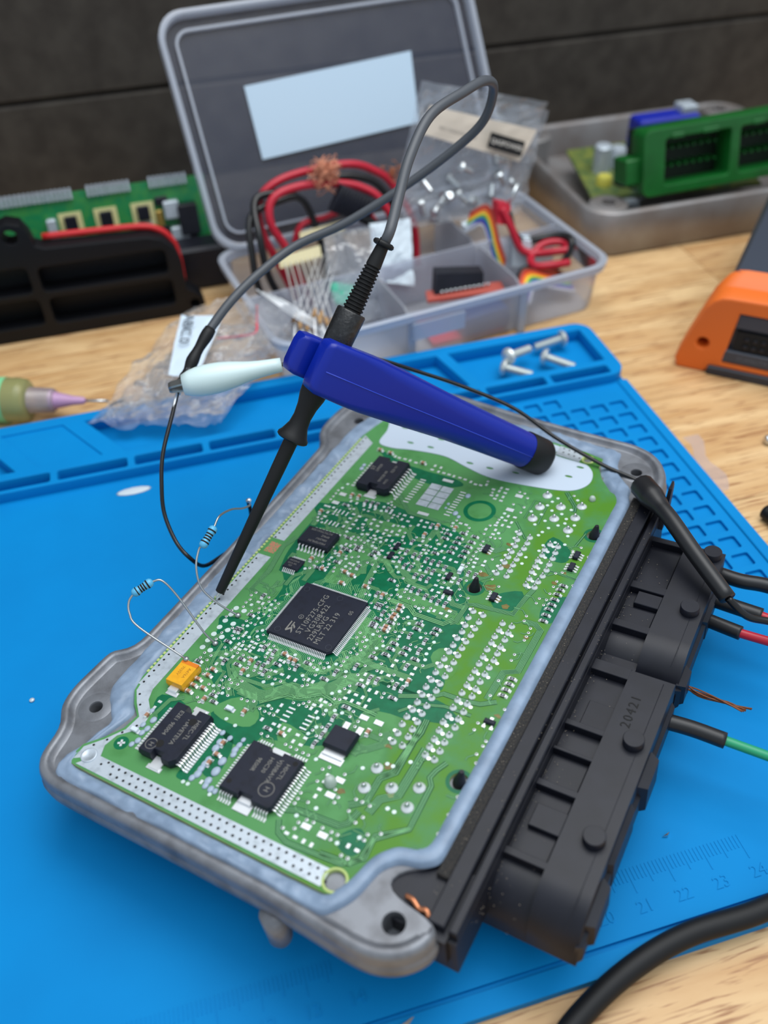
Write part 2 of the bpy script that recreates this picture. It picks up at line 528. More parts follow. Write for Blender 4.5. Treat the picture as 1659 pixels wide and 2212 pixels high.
DOT = P("-23.0,54.0 -23.6,51.7 -11.4,34.1 -6.5,34.8 -1.7,34.5 -3.4,33.0 0.3,34.0 -9.7,28.0 -9.6,24.5 -9.7,22.5 -5.5,23.7 -1.5,23.9 -8.9,19.8 -3.9,20.9 -14.4,15.5 5.0,22.3 9.7,26.5 -1.1,31.5 -21.1,42.2 -6.6,48.5 -6.5,46.5 11.2,24.8 22.4,28.3 26.9,24.7 14.1,18.5 16.4,16.5 29.7,35.0 14.9,34.8 16.1,46.3 16.3,49.7 16.5,27.9 30.5,50.7 8.2,13.7 23.0,14.6 25.9,14.8 21.8,10.6 23.8,10.9 23.2,8.7 16.3,1.4 23.0,6.3 23.0,3.6 28.3,5.5 32.2,5.5 15.7,-1.0 20.7,-1.0 19.5,-2.4 32.1,3.1 32.2,1.2 32.8,-0.7 16.2,-12.4 1.1,-13.1 12.6,-11.3 11.4,-12.9 9.1,-14.9 6.7,-18.1 -1.4,-24.0 1.1,-23.6 16.6,-19.8 18.0,-18.5 4.1,-29.7 18.0,-24.9 20.0,-24.0 22.0,-23.9 17.3,-27.7 18.5,-30.1 17.7,-32.5 -20.4,-2.8 -15.2,-0.5 -14.4,-2.4 -15.5,-6.2 -13.8,-7.3 -16.7,-9.8 -11.9,-9.5 -11.9,-11.9 -13.8,-13.0 -17.4,-15.1 -8.0,-18.1 -6.3,-24.0 -12.6,-30.4 -9.0,-31.4 27.2,-52.0 38.8,-53.7 42.5,-50.5 30.2,-48.6 23.3,-37.8 -1.7,-56.2 -0.3,-56.2 6.1,-56.2 -3.2,-37.4 0.0,-38.1 28.6,59.5 28.6,57.5 40.6,72.0 39.6,69.9 38.9,67.8 35.5,63.4 38.8,63.2 41.0,66.0 44.2,65.6 40.8,60.9 46.2,64.0 46.1,68.4 46.3,73.3 46.5,62.0 45.0,60.4 38.7,58.3 42.9,58.3 41.4,54.3 41.9,56.0 49.3,62.2 49.2,57.1 46.9,53.2 44.2,50.8 49.7,53.4 44.0,48.2 41.6,44.3 41.6,41.5 43.6,-29.1 39.0,-31.8 40.5,-31.8 34.4,-35.2 44.6,-41.8 46.3,-41.9")
BIGDOT = P("-23.6,-5.6 -20.9,-5.6 -23.6,-10.7 -20.8,-10.8 -23.6,-13.3 -20.8,-13.3 -23.5,-16.0 -20.8,-16.0 -23.6,-18.5 -23.4,-21.1 -20.8,-21.1 -23.5,-8.2")
VIA = P("-6.3,50.5 -5.7,51.5 -4.9,50.2 -5.4,53.2 -3.6,49.7 -2.0,46.3 -1.9,45.0 -0.6,46.2 -0.6,47.5 -2.3,43.3 -16.1,43.7 -14.9,44.1 -11.8,45.0 -10.2,44.9 -19.7,39.7 -18.3,39.6 -23.3,36.5 -21.8,36.3 -22.5,35.1 -20.9,34.9 -11.1,32.4 -8.5,33.0 -6.9,33.2 -7.1,31.8 -5.6,32.5 -4.1,31.9 -6.3,30.2 -4.1,30.4 -1.7,33.1 -11.8,26.8 -10.3,25.4 -2.4,28.4 -6.1,24.8 -4.3,25.0 -2.6,26.0 -6.4,22.5 -10.0,21.5 -11.1,20.1 -12.8,19.4 -12.7,17.7 -10.3,18.6 -13.3,16.3 -8.7,18.6 -6.7,19.2 -4.4,19.5 -2.3,20.7 -6.2,17.8 1.1,24.8 2.8,24.6 4.8,24.6 6.5,24.4 -7.2,36.6 -8.1,37.6 -9.1,36.7 -24.3,50.2 -24.2,48.6 -24.2,47.0 -24.2,45.4 -3.4,34.5 3.5,33.7 1.6,42.4 4.6,30.6 16.7,51.3 21.6,49.6 21.8,48.0 16.5,48.4 14.8,46.4 14.9,44.8 13.1,40.7 15.2,41.1 14.8,37.9 14.9,36.2 13.4,34.5 12.0,29.3 13.5,29.8 16.2,29.6 23.0,26.3 24.9,26.2 30.2,29.3 29.9,25.5 27.8,44.2 27.8,42.5 27.8,41.0 27.8,39.1 27.8,37.5 27.8,35.9 27.8,34.4 27.8,45.8 26.8,53.0 13.6,23.2 13.5,20.0 16.5,18.6 13.7,16.1 18.7,16.9 20.3,16.9 15.2,16.9 25.2,20.8 31.2,23.4 33.5,23.4 31.1,21.6 38.0,28.0 33.3,39.9 26.7,48.9 29.0,48.3 30.4,48.3 5.8,37.2 7.0,36.3 9.1,39.9 5.0,40.4 5.0,43.8 36.5,32.6 32.3,34.2 39.3,30.7 6.9,13.6 12.1,16.1 4.4,12.3 13.8,14.6 13.7,12.9 10.1,11.2 10.2,9.6 14.8,11.7 16.7,11.3 21.8,14.9 24.0,15.3 23.9,13.8 25.9,16.0 16.6,9.4 16.7,7.7 21.0,9.7 20.7,7.4 23.0,5.1 21.2,4.6 16.7,4.4 16.8,2.9 18.2,1.6 19.8,1.9 23.0,2.6 19.8,0.4 12.8,0.6 14.6,-0.3 12.8,-1.2 15.0,-1.9 14.0,-3.2 16.4,-3.1 14.0,-4.8 16.0,-4.6 14.0,-6.4 19.6,-3.9 15.8,-6.2 14.0,-8.2 13.9,-9.7 27.0,2.3 28.6,2.2 28.1,-3.4 23.2,-6.4 19.7,-8.7 23.3,-8.9 19.5,-12.0 16.8,-13.8 27.9,-8.3 28.4,-10.1 28.4,-12.0 28.4,-14.4 28.5,-15.7 19.4,-15.9 18.7,-17.2 28.8,7.4 33.1,-2.6 25.9,10.8 -1.7,-13.2 5.0,-12.6 6.4,-12.7 -5.8,-16.9 8.6,-12.8 10.3,-11.9 7.9,-14.6 10.4,-13.7 9.6,-16.6 14.0,-11.2 -1.9,-20.0 2.3,-17.6 -1.1,-22.0 0.8,-22.0 2.5,-22.0 7.6,-19.0 9.4,-20.1 8.4,-20.9 9.3,-26.3 10.9,-26.3 11.7,-25.4 12.7,-24.4 12.9,-25.9 18.0,-23.0 18.0,-26.1 18.0,-21.0 19.3,-20.6 4.2,-31.5 5.6,-31.5 6.9,-31.5 5.3,-30.1 2.6,-31.3 24.3,-22.3 24.3,-24.0 26.8,-24.4 26.9,-26.0 19.7,-29.5 19.8,-32.2 18.1,-31.2 14.4,-37.4 15.9,-37.5 17.6,-37.5 19.5,-37.6 21.0,-37.6 7.3,-37.3 9.1,-37.3 -22.7,0.3 -22.0,1.7 -22.0,-1.2 -22.4,-2.6 -22.1,-4.3 -24.3,-6.7 -24.3,-9.3 -19.0,-4.7 -17.6,-3.0 -16.2,-2.2 -16.5,0.2 -17.5,1.6 -15.2,1.3 -13.6,0.7 -13.5,-1.1 -13.5,4.7 -16.8,-4.4 -15.1,-4.3 -13.4,-4.3 -18.1,-8.4 -16.5,-8.5 -18.0,-10.1 -15.1,-8.5 -20.1,-12.1 -21.8,-14.7 -21.8,-17.2 -13.1,-10.3 -10.8,-10.7 -11.0,-12.7 -18.5,-14.4 -16.3,-14.5 -14.4,-14.9 -9.2,-12.6 -17.8,-18.6 -15.6,-18.7 -13.5,-18.8 -7.5,-12.8 -5.9,-12.8 -11.6,-18.8 -9.8,-18.8 -21.7,-22.4 -21.7,-24.2 -19.5,-22.5 -19.5,-24.2 -17.6,-26.7 -17.5,-28.4 -11.6,-26.7 -11.7,-28.0 -10.0,-27.0 -8.9,-27.7 -6.7,-26.1 -7.1,-27.4 -11.3,-29.7 -9.9,-29.9 -8.4,-29.5 -14.0,-30.5 -11.5,-31.8 -10.0,-31.8 -7.3,-31.4 -14.1,-35.1 -12.8,-36.1 -3.4,-30.8 -1.7,-30.7 -0.1,-30.1 -8.0,-21.9 -5.9,-21.9 -4.2,-22.0 31.5,-38.4 37.1,-42.8 38.7,-42.8 40.7,-42.9 37.1,-46.0 40.7,-46.0 39.9,-47.8 43.7,-49.1 43.7,-50.6 46.2,-47.7 52.6,-48.8 57.3,-42.4 57.3,-37.4 42.6,-55.7 17.7,71.8 21.2,67.3 29.3,64.5 32.8,64.4 32.8,61.8 32.1,68.8 30.5,70.5 28.8,70.6 28.2,56.4 31.7,48.9 51.5,41.5 53.0,42.5 52.9,38.7 57.4,51.1 52.7,51.8 54.3,54.0 29.6,75.1 44.6,75.0 56.8,-16.7 56.7,-18.2 56.3,-20.8 57.2,-23.0 57.2,-32.6 33.6,-25.4 57.4,38.9 52.8,36.4 52.9,33.6 52.9,31.1 52.9,29.0 50.9,28.9 51.0,30.8 50.3,23.5 50.4,21.7 57.1,-6.6 52.3,0.8 52.3,-4.2 53.0,-14.9 53.0,-12.8 52.9,19.9 53.0,18.3 53.0,16.9 53.0,15.5 52.6,10.1 52.6,8.0 27.3,-38.3 26.1,-39.4 26.7,-42.6 31.6,-42.7 33.2,-44.1 33.1,-45.6 27.7,-48.1 24.9,-46.8 25.1,-48.3 25.1,-49.6 26.1,-55.8 28.5,-54.8 28.5,-53.2 29.8,-51.9 31.5,-51.8 34.0,-52.0 36.3,-52.0 37.8,-52.0 37.0,-53.6 41.0,-55.7")
JOINT = P("36.1,52.8 39.6,52.3 36.6,50.0 39.8,49.8 37.1,47.4 39.8,47.3 37.1,44.8 39.6,44.8 37.1,42.4 39.6,42.4 37.0,40.0 39.6,39.9 36.9,37.5 39.7,37.5 36.7,35.1 39.7,35.1 45.9,51.8 48.3,51.7 45.3,49.2 48.5,49.1 45.5,46.7 48.7,46.6 45.2,44.3 48.7,44.0 45.4,41.9 48.8,41.6 45.4,39.4 48.7,39.0 45.8,36.6 48.4,36.4 45.8,34.1 48.3,34.1 36.9,19.4 36.7,16.8 37.1,14.0 37.3,11.6 37.1,9.1 37.2,6.5 37.2,4.1 37.1,1.5 37.2,-0.9 37.1,-3.3 37.2,-5.9 37.0,-8.4 37.2,-10.9 37.2,-13.4 37.2,-15.9 36.9,-18.3 39.9,19.1 39.9,16.4 39.9,13.9 39.9,11.4 39.7,8.9 39.7,6.5 39.8,3.9 39.8,1.4 39.8,-1.0 39.8,-3.5 39.7,-6.1 39.8,-8.4 39.8,-10.9 39.8,-13.5 39.8,-16.0 45.7,18.5 45.8,16.0 45.7,13.5 45.8,11.2 45.7,8.7 45.8,6.1 45.8,3.6 45.8,1.1 45.8,-1.4 45.9,-3.8 45.8,-6.4 45.8,-8.8 45.8,-11.3 45.8,-13.9 48.3,18.5 48.4,16.0 48.5,13.5 48.5,10.8 48.6,8.5 48.7,6.1 48.6,3.5 48.5,1.1 48.4,-1.5 48.4,-4.0 48.5,-6.4 48.4,-8.9 48.6,-11.4 48.4,-13.8 36.9,-20.7 39.9,-18.6 39.8,-21.0 37.2,-23.4 39.9,-23.3 37.3,-26.0 39.8,-26.0 45.5,-16.1 48.7,-16.3 45.7,-18.6 48.4,-18.8 45.8,-21.3 48.3,-21.1 45.7,-23.6 48.4,-23.7 45.8,-26.0 48.3,-26.3")
BIGJOINT = P("37.2,72.1 37.1,66.2 42.8,68.5 48.4,71.0 37.1,60.5 42.9,62.8 48.4,65.4 48.4,59.5 37.4,-33.8 37.3,-39.5 42.9,-36.9 48.5,-34.2 48.4,-39.7")
GLUE = P("-19.8,-45.5,1.0 -19.5,-48.2,0.9 -21.3,-47.7,0.8 -19.9,-49.7,0.9 -19.3,-51.9,0.9 -20.0,-53.4,0.8 -22.1,-43.4,0.8 -0.3,-45.5,1.1 -0.6,-43.6,0.9 -1.5,-41.2,0.8 1.1,-41.7,0.8 4.3,-43.9,1.0 4.7,-45.1,0.9 4.4,-42.4,0.9 4.4,-40.7,0.7 3.4,-47.8,1.2 3.7,-50.7,1.3 -0.0,-48.8,0.9 -0.0,-50.2,1.0 0.0,-51.6,1.0 0.2,-53.1,1.1 -0.4,-54.5,0.9 3.6,-53.5,1.1 3.8,-54.8,0.9 5.5,-55.0,0.9 6.8,-55.0,0.8 -22.9,62.7,0.9 -23.1,64.6,0.8 15.0,62.9,1.0 15.0,54.0,1.0 16.6,52.9,0.7 11.1,57.2,0.6 11.2,55.2,0.5")
SOT = P("6.0,33.8,y 6.1,29.7,y 25.3,28.6,y 27.9,22.8,x 55.5,-11.7,x")
SO6 = P("30.2,42.8,y 54.7,45.1,y 54.4,50.0,y 39.8,26.1,y")
BUSES= [(13, 0.27, 0.15, [(-9.5, -27.0), (-1.1, -28.1), (1.6, -27.6), (6.1, -22.7), (8.7, -23.0), (13.2, -19.1), (14.9, -19.2), (16.6, -16.8), (17.7, -14.7), (20.1, -12.9)]), (2, 0.5, 0.3, [(1.3, -29.8), (6.7, -24.8), (9.7, -24.5), (14.4, -21.0), (17.1, -21.4), (18.8, -22.0), (20.8, -20.6), (28.2, -20.8), (29.9, -20.9)]), (6, 0.28, 0.16, [(14.5, -12.6), (15.7, -8.2), (18.2, -7.3), (22.7, -7.7), (31.9, -7.5)]), (3, 0.5, 0.3, [(14.5, 14.5), (20.5, 14.1), (22.8, 12.4), (31.5, 12.2), (33.3, 14.9)]), (5, 0.34, 0.16, [(50.3, 21.6), (53.5, 21.7), (55.5, 20.3), (55.4, 5.4), (52.4, 3.7), (52.1, -5.6)]), (4, 0.34, 0.16, [(33.0, 13.1), (34.2, 14.1), (34.3, 21.1), (35.8, 21.8), (46.8, 22.8), (47.6, 29.7), (48.4, 33.5)]), (3, 0.5, 0.22, [(36.3, -44.8), (39.4, -42.4), (39.3, -35.9), (41.8, -33.1), (41.6, -24.1)]), (4, 0.5, 0.24, [(41.2, -44.5), (41.9, -40.5), (45.1, -37.9), (45.2, -28.6), (45.2, -24.4)]), (2, 0.55, 0.26, [(36.5, -57.3), (43.5, -56.5), (45.2, -54.6), (45.3, -48.7), (51.2, -44.0), (50.7, -32.6), (49.4, -30.9), (49.9, -28.6), (51.2, -25.8)]), (2, 0.5, 0.26, [(24.2, -54.5), (25.8, -57.2), (28.6, -58.3), (42.1, -57.4), (45.9, -54.1), (45.5, -49.5), (51.4, -44.0)]), (3, 0.45, 0.2, [(24.0, -51.8), (27.0, -50.7), (37.0, -50.0), (38.5, -48.6), (39.2, -45.1)]), (6, 0.3, 0.16, [(6.4, 11.8), (4.9, 17.6), (4.0, 23.9), (3.5, 26.8), (8.6, 28.0), (13.4, 24.8), (17.7, 23.6)]), (6, 0.28, 0.16, [(2.3, 20.3), (-0.0, 24.7), (3.4, 28.5), (5.4, 27.6), (9.6, 24.0)]), (5, 0.3, 0.16, [(-18.0, 1.2), (-24.2, 2.5), (-23.7, 10.5), (-25.8, 21.0), (-24.2, 26.2)]), (3, 0.32, 0.16, [(-11.4, -18.1), (-13.3, -19.4), (-13.4, -23.2), (-10.7, -25.9), (-8.1, -27.3), (-5.8, -28.7)]), (3, 0.3, 0.16, [(-19.2, -17.7), (-18.7, -21.1), (-17.6, -25.1), (-15.1, -25.5), (-12.7, -25.6), (-12.4, -29.3), (-10.2, -31.3)]), (4, 0.28, 0.16, [(-11.8, -23.5), (-9.1, -25.4), (-0.2, -24.9), (3.7, -21.5)]), (5, 0.28, 0.16, [(-3.8, -12.9), (-2.9, -16.7), (-3.2, -19.1), (-6.6, -20.6)]), (4, 0.3, 0.16, [(-19.9, -44.7), (-20.8, -43.8), (-20.1, -38.7), (-17.1, -36.6)]), (4, 0.28, 0.16, [(-1.4, -11.5), (2.4, -13.1), (4.7, -15.3), (8.1, -15.5), (11.1, -15.1), (12.4, -12.3), (14.7, -11.8), (15.4, -7.5), (18.1, -5.3)]), (3, 0.3, 0.16, [(11.9, -6.9), (13.4, -8.2), (14.5, -10.6)]), (3, 0.3, 0.16, [(12.9, 3.2), (16.7, 0.0), (17.2, -4.5), (15.7, -7.2)]), (4, 0.3, 0.16, [(8.2, 24.7), (11.4, 22.8), (13.6, 23.5), (16.5, 22.4), (21.4, 22.2), (22.1, 24.2)]), (4, 0.3, 0.16, [(-6.6, 57.1), (-1.0, 51.6), (1.8, 49.0), (12.8, 48.8), (15.7, 51.0)]), (1, 0.4, 0.2, [(33.2, 57.5), (38.3, 51.6), (39.3, 51.7)]), (2, 0.6, 0.18, [(41.9, 75.8), (46.6, 70.3), (47.1, 67.8)]), (1, 0.4, 0.18, [(34.8, 59.8), (34.6, 68.7), (38.9, 68.5), (39.4, 58.7)]), (1, 0.4, 0.2, [(52.6, 53.9), (53.5, 60.1)]), (3, 0.35, 0.16, [(46.4, 32.6), (49.4, 41.7), (52.4, 41.9), (57.6, 41.3), (58.4, 50.8)]), (1, 0.4, 0.16, [(46.0, -30.3), (45.1, -28.7), (47.7, -25.4)]), (3, 0.5, 0.2, [(41.2, -26.3), (42.0, -20.9), (41.6, -17.0)]), (3, 0.5, 0.22, [(39.0, -35.3), (41.2, -33.2), (41.5, -25.1), (41.2, -18.7)]), (3, 0.4, 0.2, [(32.0, -13.6), (39.8, -10.1), (41.8, -8.4), (47.2, -8.3), (51.2, -7.6), (54.5, -5.3)]), (2, 0.4, 0.2, [(34.2, -17.7), (37.8, -13.7), (43.8, -11.7), (50.6, -11.6)])]
DARKS= [[(-26.7, 42.8), (-15.4, 43.8), (-1.5, 45.3), (6.2, 45.7), (20.8, 43.9), (21.9, 36.9), (21.4, 33.5), (9.4, 33.7), (-8.3, 31.8), (-20.6, 35.8), (-26.3, 39.4)], [(12.2, 7.1), (13.1, 13.1), (15.8, 16.2), (29.7, 16.6), (37.8, 12.5), (38.7, -0.4), (40.9, -7.4), (35.9, -11.3), (27.2, -12.1), (17.8, -9.8), (15.7, -3.9)], [(-25.6, -9.5), (-16.8, -8.5), (-9.9, -11.8), (-4.5, -13.0), (8.5, -10.6), (18.1, -8.0), (23.3, -12.2), (18.4, -17.7), (8.5, -23.8), (-1.9, -25.3), (-13.3, -23.8), (-21.2, -20.4), (-23.6, -14.2)], [(8.1, -29.4), (13.7, -23.3), (21.3, -22.6), (26.5, -24.7), (22.5, -28.8), (22.9, -33.7), (16.1, -35.4), (8.7, -34.4)], [(-1.0, 16.9), (4.0, 24.1), (11.5, 24.2), (20.5, 18.2), (16.7, 11.8), (9.6, 11.6), (2.6, 13.4)], [(-20.5, 20.1), (-16.3, 26.2), (-9.7, 30.1), (-3.4, 26.2), (-2.4, 19.3), (-8.3, 13.7), (-16.1, 13.5)], [(4.4, 31.6), (11.4, 35.7), (21.8, 32.7), (30.2, 27.2), (28.6, 18.9), (20.5, 18.2), (10.3, 23.7)], [(39.7, 27.5), (45.8, 31.5), (47.4, 25.8), (43.9, 22.4), (40.2, 23.9)], [(53.1, 30.5), (57.5, 34.3), (59.7, 30.6), (57.0, 23.7), (53.6, 24.3)], [(-8.0, -37.6), (-1.9, -33.2), (7.1, -35.9), (6.7, -41.2), (0.8, -42.5)], [(25.4, -11.3), (36.4, -11.0), (43.3, -11.0), (48.7, -14.5), (42.7, -17.2), (32.7, -17.3), (26.2, -17.3)], [(-22.8, 74.4), (-11.9, 70.5), (-5.6, 69.8), (-1.2, 69.4), (7.9, 69.2), (11.4, 66.9), (4.9, 63.8), (-3.7, 64.6), (-13.5, 67.2)], [(20.9, 59.8), (25.0, 66.2), (27.8, 65.0), (30.1, 57.8), (26.9, 53.1), (23.8, 55.2)], [(-23.2, -38.2), (-15.8, -38.0), (-13.2, -43.0), (-18.6, -45.5), (-22.5, -42.7)], [(-3.4, -44.5), (-1.9, -40.8), (2.3, -41.8), (4.5, -49.3), (3.0, -52.8), (-1.3, -50.7)], [(38.6, -51.2), (41.7, -48.5), (44.5, -51.3), (43.2, -54.9), (39.4, -54.4)], [(45.5, 55.3), (52.0, 51.7), (52.5, 46.7), (48.4, 46.0), (44.6, 48.6)]]
CABLE = [(7.9, 127.8, 103.2), (15.0, 135.1, 112.7), (21.0, 144.2, 119.3), (30.1, 154.7, 125.3), (42.7, 164.2, 126.8), (52.4, 172.5, 126.3), (57.4, 178.1, 121.8), (56.2, 181.5, 111.8), (48.7, 184.9, 103.1), (33.6, 187.4, 92.7), (13.5, 188.5, 82.6), (-3.8, 188.2, 77.5), (-17.6, 182.0, 73.2), (-28.3, 174.2, 69.6), (-36.5, 167.7, 65.0), (-43.1, 161.3, 60.2), (-46.8, 156.8, 56.8), (-50.3, 150.1, 56.3)]
THINWIRE = [(-50.3, 150.0, 56.2), (-53.2, 144.4, 52.5), (-58.2, 135.1, 46.0), (-60.5, 128.2, 39.7), (-61.4, 122.7, 33.7), (-59.8, 115.7, 28.4), (-56.9, 110.4, 26.0), (-53.6, 114.4, 17.5), (-48.0, 120.4, 13.9), (-41.7, 125.4, 12.9), (-37.2, 128.1, 15.4), (-36.3, 128.4, 21.5), (-36.5, 128.0, 26.5), (-36.6, 127.1, 28.4)]
CLIPWIRE = [(-19.9, 146.7, 61.1), (-12.7, 147.1, 62.0), (-5.4, 147.2, 62.6), (2.9, 146.3, 61.0), (12.6, 144.6, 57.5), (22.5, 143.0, 52.7), (36.6, 138.9, 46.5), (51.3, 131.4, 39.9), (61.7, 121.0, 33.4), (71.5, 107.3, 30.7), (77.6, 100.4, 29.7), (80.6, 96.9, 29.0)]
CLIPAX = [(-50.7, 148.8, 59.2), (-48.4, 148.4, 59.4), (-36.5, 148.6, 59.9), (-25.4, 147.7, 60.6), (-18.8, 146.7, 61.4)]
RLEADA = [(-47.0, 85.8, 24.5), (-51.7, 88.2, 28.6), (-55.0, 91.4, 32.5), (-55.2, 95.5, 36.6), (-53.5, 99.1, 39.4), (-52.4, 99.4, 40.0), (-48.4, 103.3, 42.2), (-46.2, 106.5, 43.1), (-42.5, 111.3, 40.3), (-39.1, 115.1, 36.4), (-36.7, 118.2, 34.4), (-36.6, 126.5, 28.7)]
RLEADB = [(-54.4, 77.9, 24.5), (-56.7, 79.7, 28.0), (-61.2, 86.6, 36.0), (-64.3, 89.8, 40.0), (-67.1, 90.1, 40.2), (-72.0, 88.6, 38.9), (-73.6, 87.2, 37.7), (-74.0, 84.8, 35.9), (-72.4, 81.5, 33.6), (-62.3, 72.6, 27.4)]
SHRINK = [(76.4, 91.4, 33.9), (75.7, 83.8, 35.4), (75.7, 74.5, 36.1), (76.2, 61.6, 34.6), (77.6, 46.2, 32.3)]
SHRINKWIRE = [(77.6, 46.2, 32.3), (81.3, 41.8, 28.8), (86.7, 39.5, 27.3), (95.6, 35.4, 26.1)]
WIRES = [[(88.4, 64.9, 19.5), (93.0, 59.4, 20.2), (98.8, 54.9, 20.8), (107.5, 45.8, 21.0)], [(81.3, 59.7, 17.5), (87.6, 52.3, 18.4), (92.2, 47.1, 19.0), (98.4, 40.1, 18.9)], [(75.3, 54.4, 17.5), (80.4, 47.6, 18.3), (83.5, 43.5, 18.8), (94.3, 34.2, 19.1)], [(47.6, 27.0, 18.0), (55.5, 21.4, 17.8), (62.0, 15.6, 17.7), (74.7, 4.6, 17.2)]]
HEAD = (-11.13, 115.46, 79.45)
TIP = (-52.3, 93.83, 23.18)
FOOT = (53.95, 115.45, 32.14)
CAMDIR = (-0.1864, -0.7051, 0.6841)
STICKER = [(31.5, 36.0), (111.8, 38.9), (115.8, 71.2), (31.8, 68.1)]

# ------------------------------------------------------------------ silicone mat
mat_t = thing('repair_mat', 'bright blue silicone repair mat with ruler, grid pockets and tray strip', 'mat', (-50, 100, -3))
b = MB()
X0, X1, Y0, Y1 = -226, 124.6, -21, 184
b.prism(rrect(X0, X1, Y0, 224, 6), -3, -1.2)
holes = []
for j in range(14):
    for i in range(6):
        cx, cy = 113.7 - i * 8.15, 177.4 - j * 7.95
        if (j == 0 and i < 3) or cy < 70 or (i > 2 and j > 4):
            continue
        holes.append(rrect(cx - 3.05, cx + 3.05, cy - 2.75, cy + 2.75, 0.7, 2))
holes.append([(X0 + 5, -16.2), (X1 - 5, -16.2), (X1 - 5, -14.9), (X0 + 5, -14.9)])
b.plate(rrect(X0, X1, Y0, Y1 + 1, 4), holes, -1.2, 0.0)
# raised right border and tray strip
b.box(120.4, X1, 40, Y1, 0, 0.7, bev=0.3)
pockets = []
for k in range(12):           # long narrow slots along the front of the tray
    x1 = 118.3 - k * 27.4
    pockets.append(rrect(x1 - 24.8, x1, 185.9, 191.2, 0.9, 2))
pockets.append([(60, 218.7), (119.5, 218.7), (119.5, 194.8), (66, 194.8)])
pockets.append([(-87.5, 218.7), (55, 218.7), (61, 194.8), (-73.2, 194.8)])
pockets.append([(-118.5, 218.4), (-95.7, 218.8), (-82, 195.8), (-105, 195.8)])
pockets.append([(-180, 218.4), (-127, 218.8), (-113, 195.2), (-168, 195.2)])
b.plate(rrect(X0, X1, Y1, 224, 7), pockets, -1.2, 4.2, bev=0.35)
b.prism([(-119, 219), (-95, 219.2), (-81, 195.4), (-106, 195.4)], 1.0, 3.4)
sheet = part('mat_sheet', b, m_blue_mat, mat_t, 40)
b = MB()
for k in range(-200, 61):
    if -66 <= k <= -44 or 18 <= k <= 60 or (-100 < k < -66):
        L = 6.2 if k % 10 == 0 else (4.6 if k % 5 == 0 else 3.2)
        b.box(k - 0.13, k + 0.13, -L, 0, -0.02, 0.14)
part('ruler_marks', b, m_blue_mat, mat_t, kind='stuff')
for n in list(range(10, 15)) + list(range(20, 25)):
    b = MB()
    b.text(str(n), 4.2, Matrix.Translation(((n - 18) * 10 + 0.3, -9.6, 0.08)), 0.12, 'CENTER')
    part('ruler_number', b, m_blue_mat, mat_t)

# ------------------------------------------------------------------ engine control unit
ECU = bpy.data.objects.new('engine_control_unit', None)
COL.objects.link(ECU)
ECU.empty_display_size = 0.01
ECU['label'] = 'opened metal engine control unit with green circuit board and black connector block'
ECU['category'] = 'control unit'
REL = Matrix(((0.7035994, 0.7082427, -0.0577940), (-0.7043300, 0.7058616, 0.0753572), (0.0941657, -0.0123152, 0.9954804)))
TR = Vector((-26.4551, 76.3855, 26.0044))
ECU.matrix_world = Matrix.Translation(TR * MM) @ REL.to_4x4()


def L2W(x, y, z):
    return TR + REL @ Vector((x, y, z))


def resample(pts, n, smooth=2):
    P2 = [Vector((p[0], p[1])) for p in pts]
    seg = [(P2[(i + 1) % len(P2)] - P2[i]).length for i in range(len(P2))]
    tot = sum(seg)
    out = []
    i, acc = 0, 0.0
    for k in range(n):
        d = tot * k / n
        while acc + seg[i] < d:
            acc += seg[i]
            i += 1
        out.append(P2[i].lerp(P2[(i + 1) % len(P2)], (d - acc) / seg[i]))
    for _ in range(smooth):
        out = [(out[i - 1] + out[i] * 2 + out[(i + 1) % n]) / 4 for i in range(n)]
    return out


def offset(pts, d):
    n = len(pts)
    out = []
    for i in range(n):
        t = (pts[(i + 1) % n] - pts[i - 1]).normalized()
        out.append(pts[i] + Vector((t.y, -t.x)) * d)      # inward for clockwise outline
    return out


OUT = [(-37.8, -68.4), (-39.5, -66), (-40.2, -62.7), (-40.6, -58.9), (-42, -56.3), (-44.6, -54.2), (-46, -51.9), (-47.2, -46.7), (-47, -41.6), (-46.7, -34.9), (-46.6, -32.2), (-45.6, -31), (-43.5, -30.5), (-42, -29), (-41.3, -26), (-41.4, -10), (-41.5, 0), (-41.9, 24.6), (-42.5, 50), (-43.2, 69), (-46, 72), (-48.4, 75.5), (-49, 82), (-48.9, 88.6), (-48, 94.5), (-44.5, 99.5), (-39, 101.5), (-34, 105), (-28, 110.5), (-22, 113.3), (-14, 113.7), (-10, 113.3), (10.4, 110.4), (32.6, 108.2), (53.9, 106.8), (60.2, 104.4), (64.7, 100.2), (67.4, 94.7), (68.3, 90), (68, 85), (63.5, 83), (60.9, 80), (60.7, 60), (60.7, 0), (60.7, -44), (60.2, -48), (57, -50.5), (53.5, -52.5), (52, -56), (55, -58), (62, -59), (67, -60.4), (67.6, -62.8), (66.3, -65.8), (63.4, -69.2), (59.7, -71.4), (56, -72.4), (51, -72.4), (42, -71.8), (29, -71.2), (0, -71.2), (-19, -71.4), (-31, -71.4), (-35.2, -70.4)]
O = resample(OUT, 320)


def conn_side(q):
    """1 on the connector side, where the wall has no lip"""
    if q.x > 50 and -61.2 < q.y < 86:
        return min(1.0, (86 - q.y) / 5, (q.y + 61.2) / 1.2, (q.x - 50) / 1.0)
    return 0.0


FLAT = [conn_side(q) for q in O]


def offset_flat(d):
    """inward offset that stays near the edge on the connector side"""
    return [a.lerp(q, 1 - 0.9 * k) for a, q, k in zip(O, offset(O, d), FLAT)]


def loop(d, z):
    return [(p.x, p.y, z if z < -1.0 else z + (-1.0 - z) * k) for p, k in zip(offset_flat(d) if d else O, FLAT)]


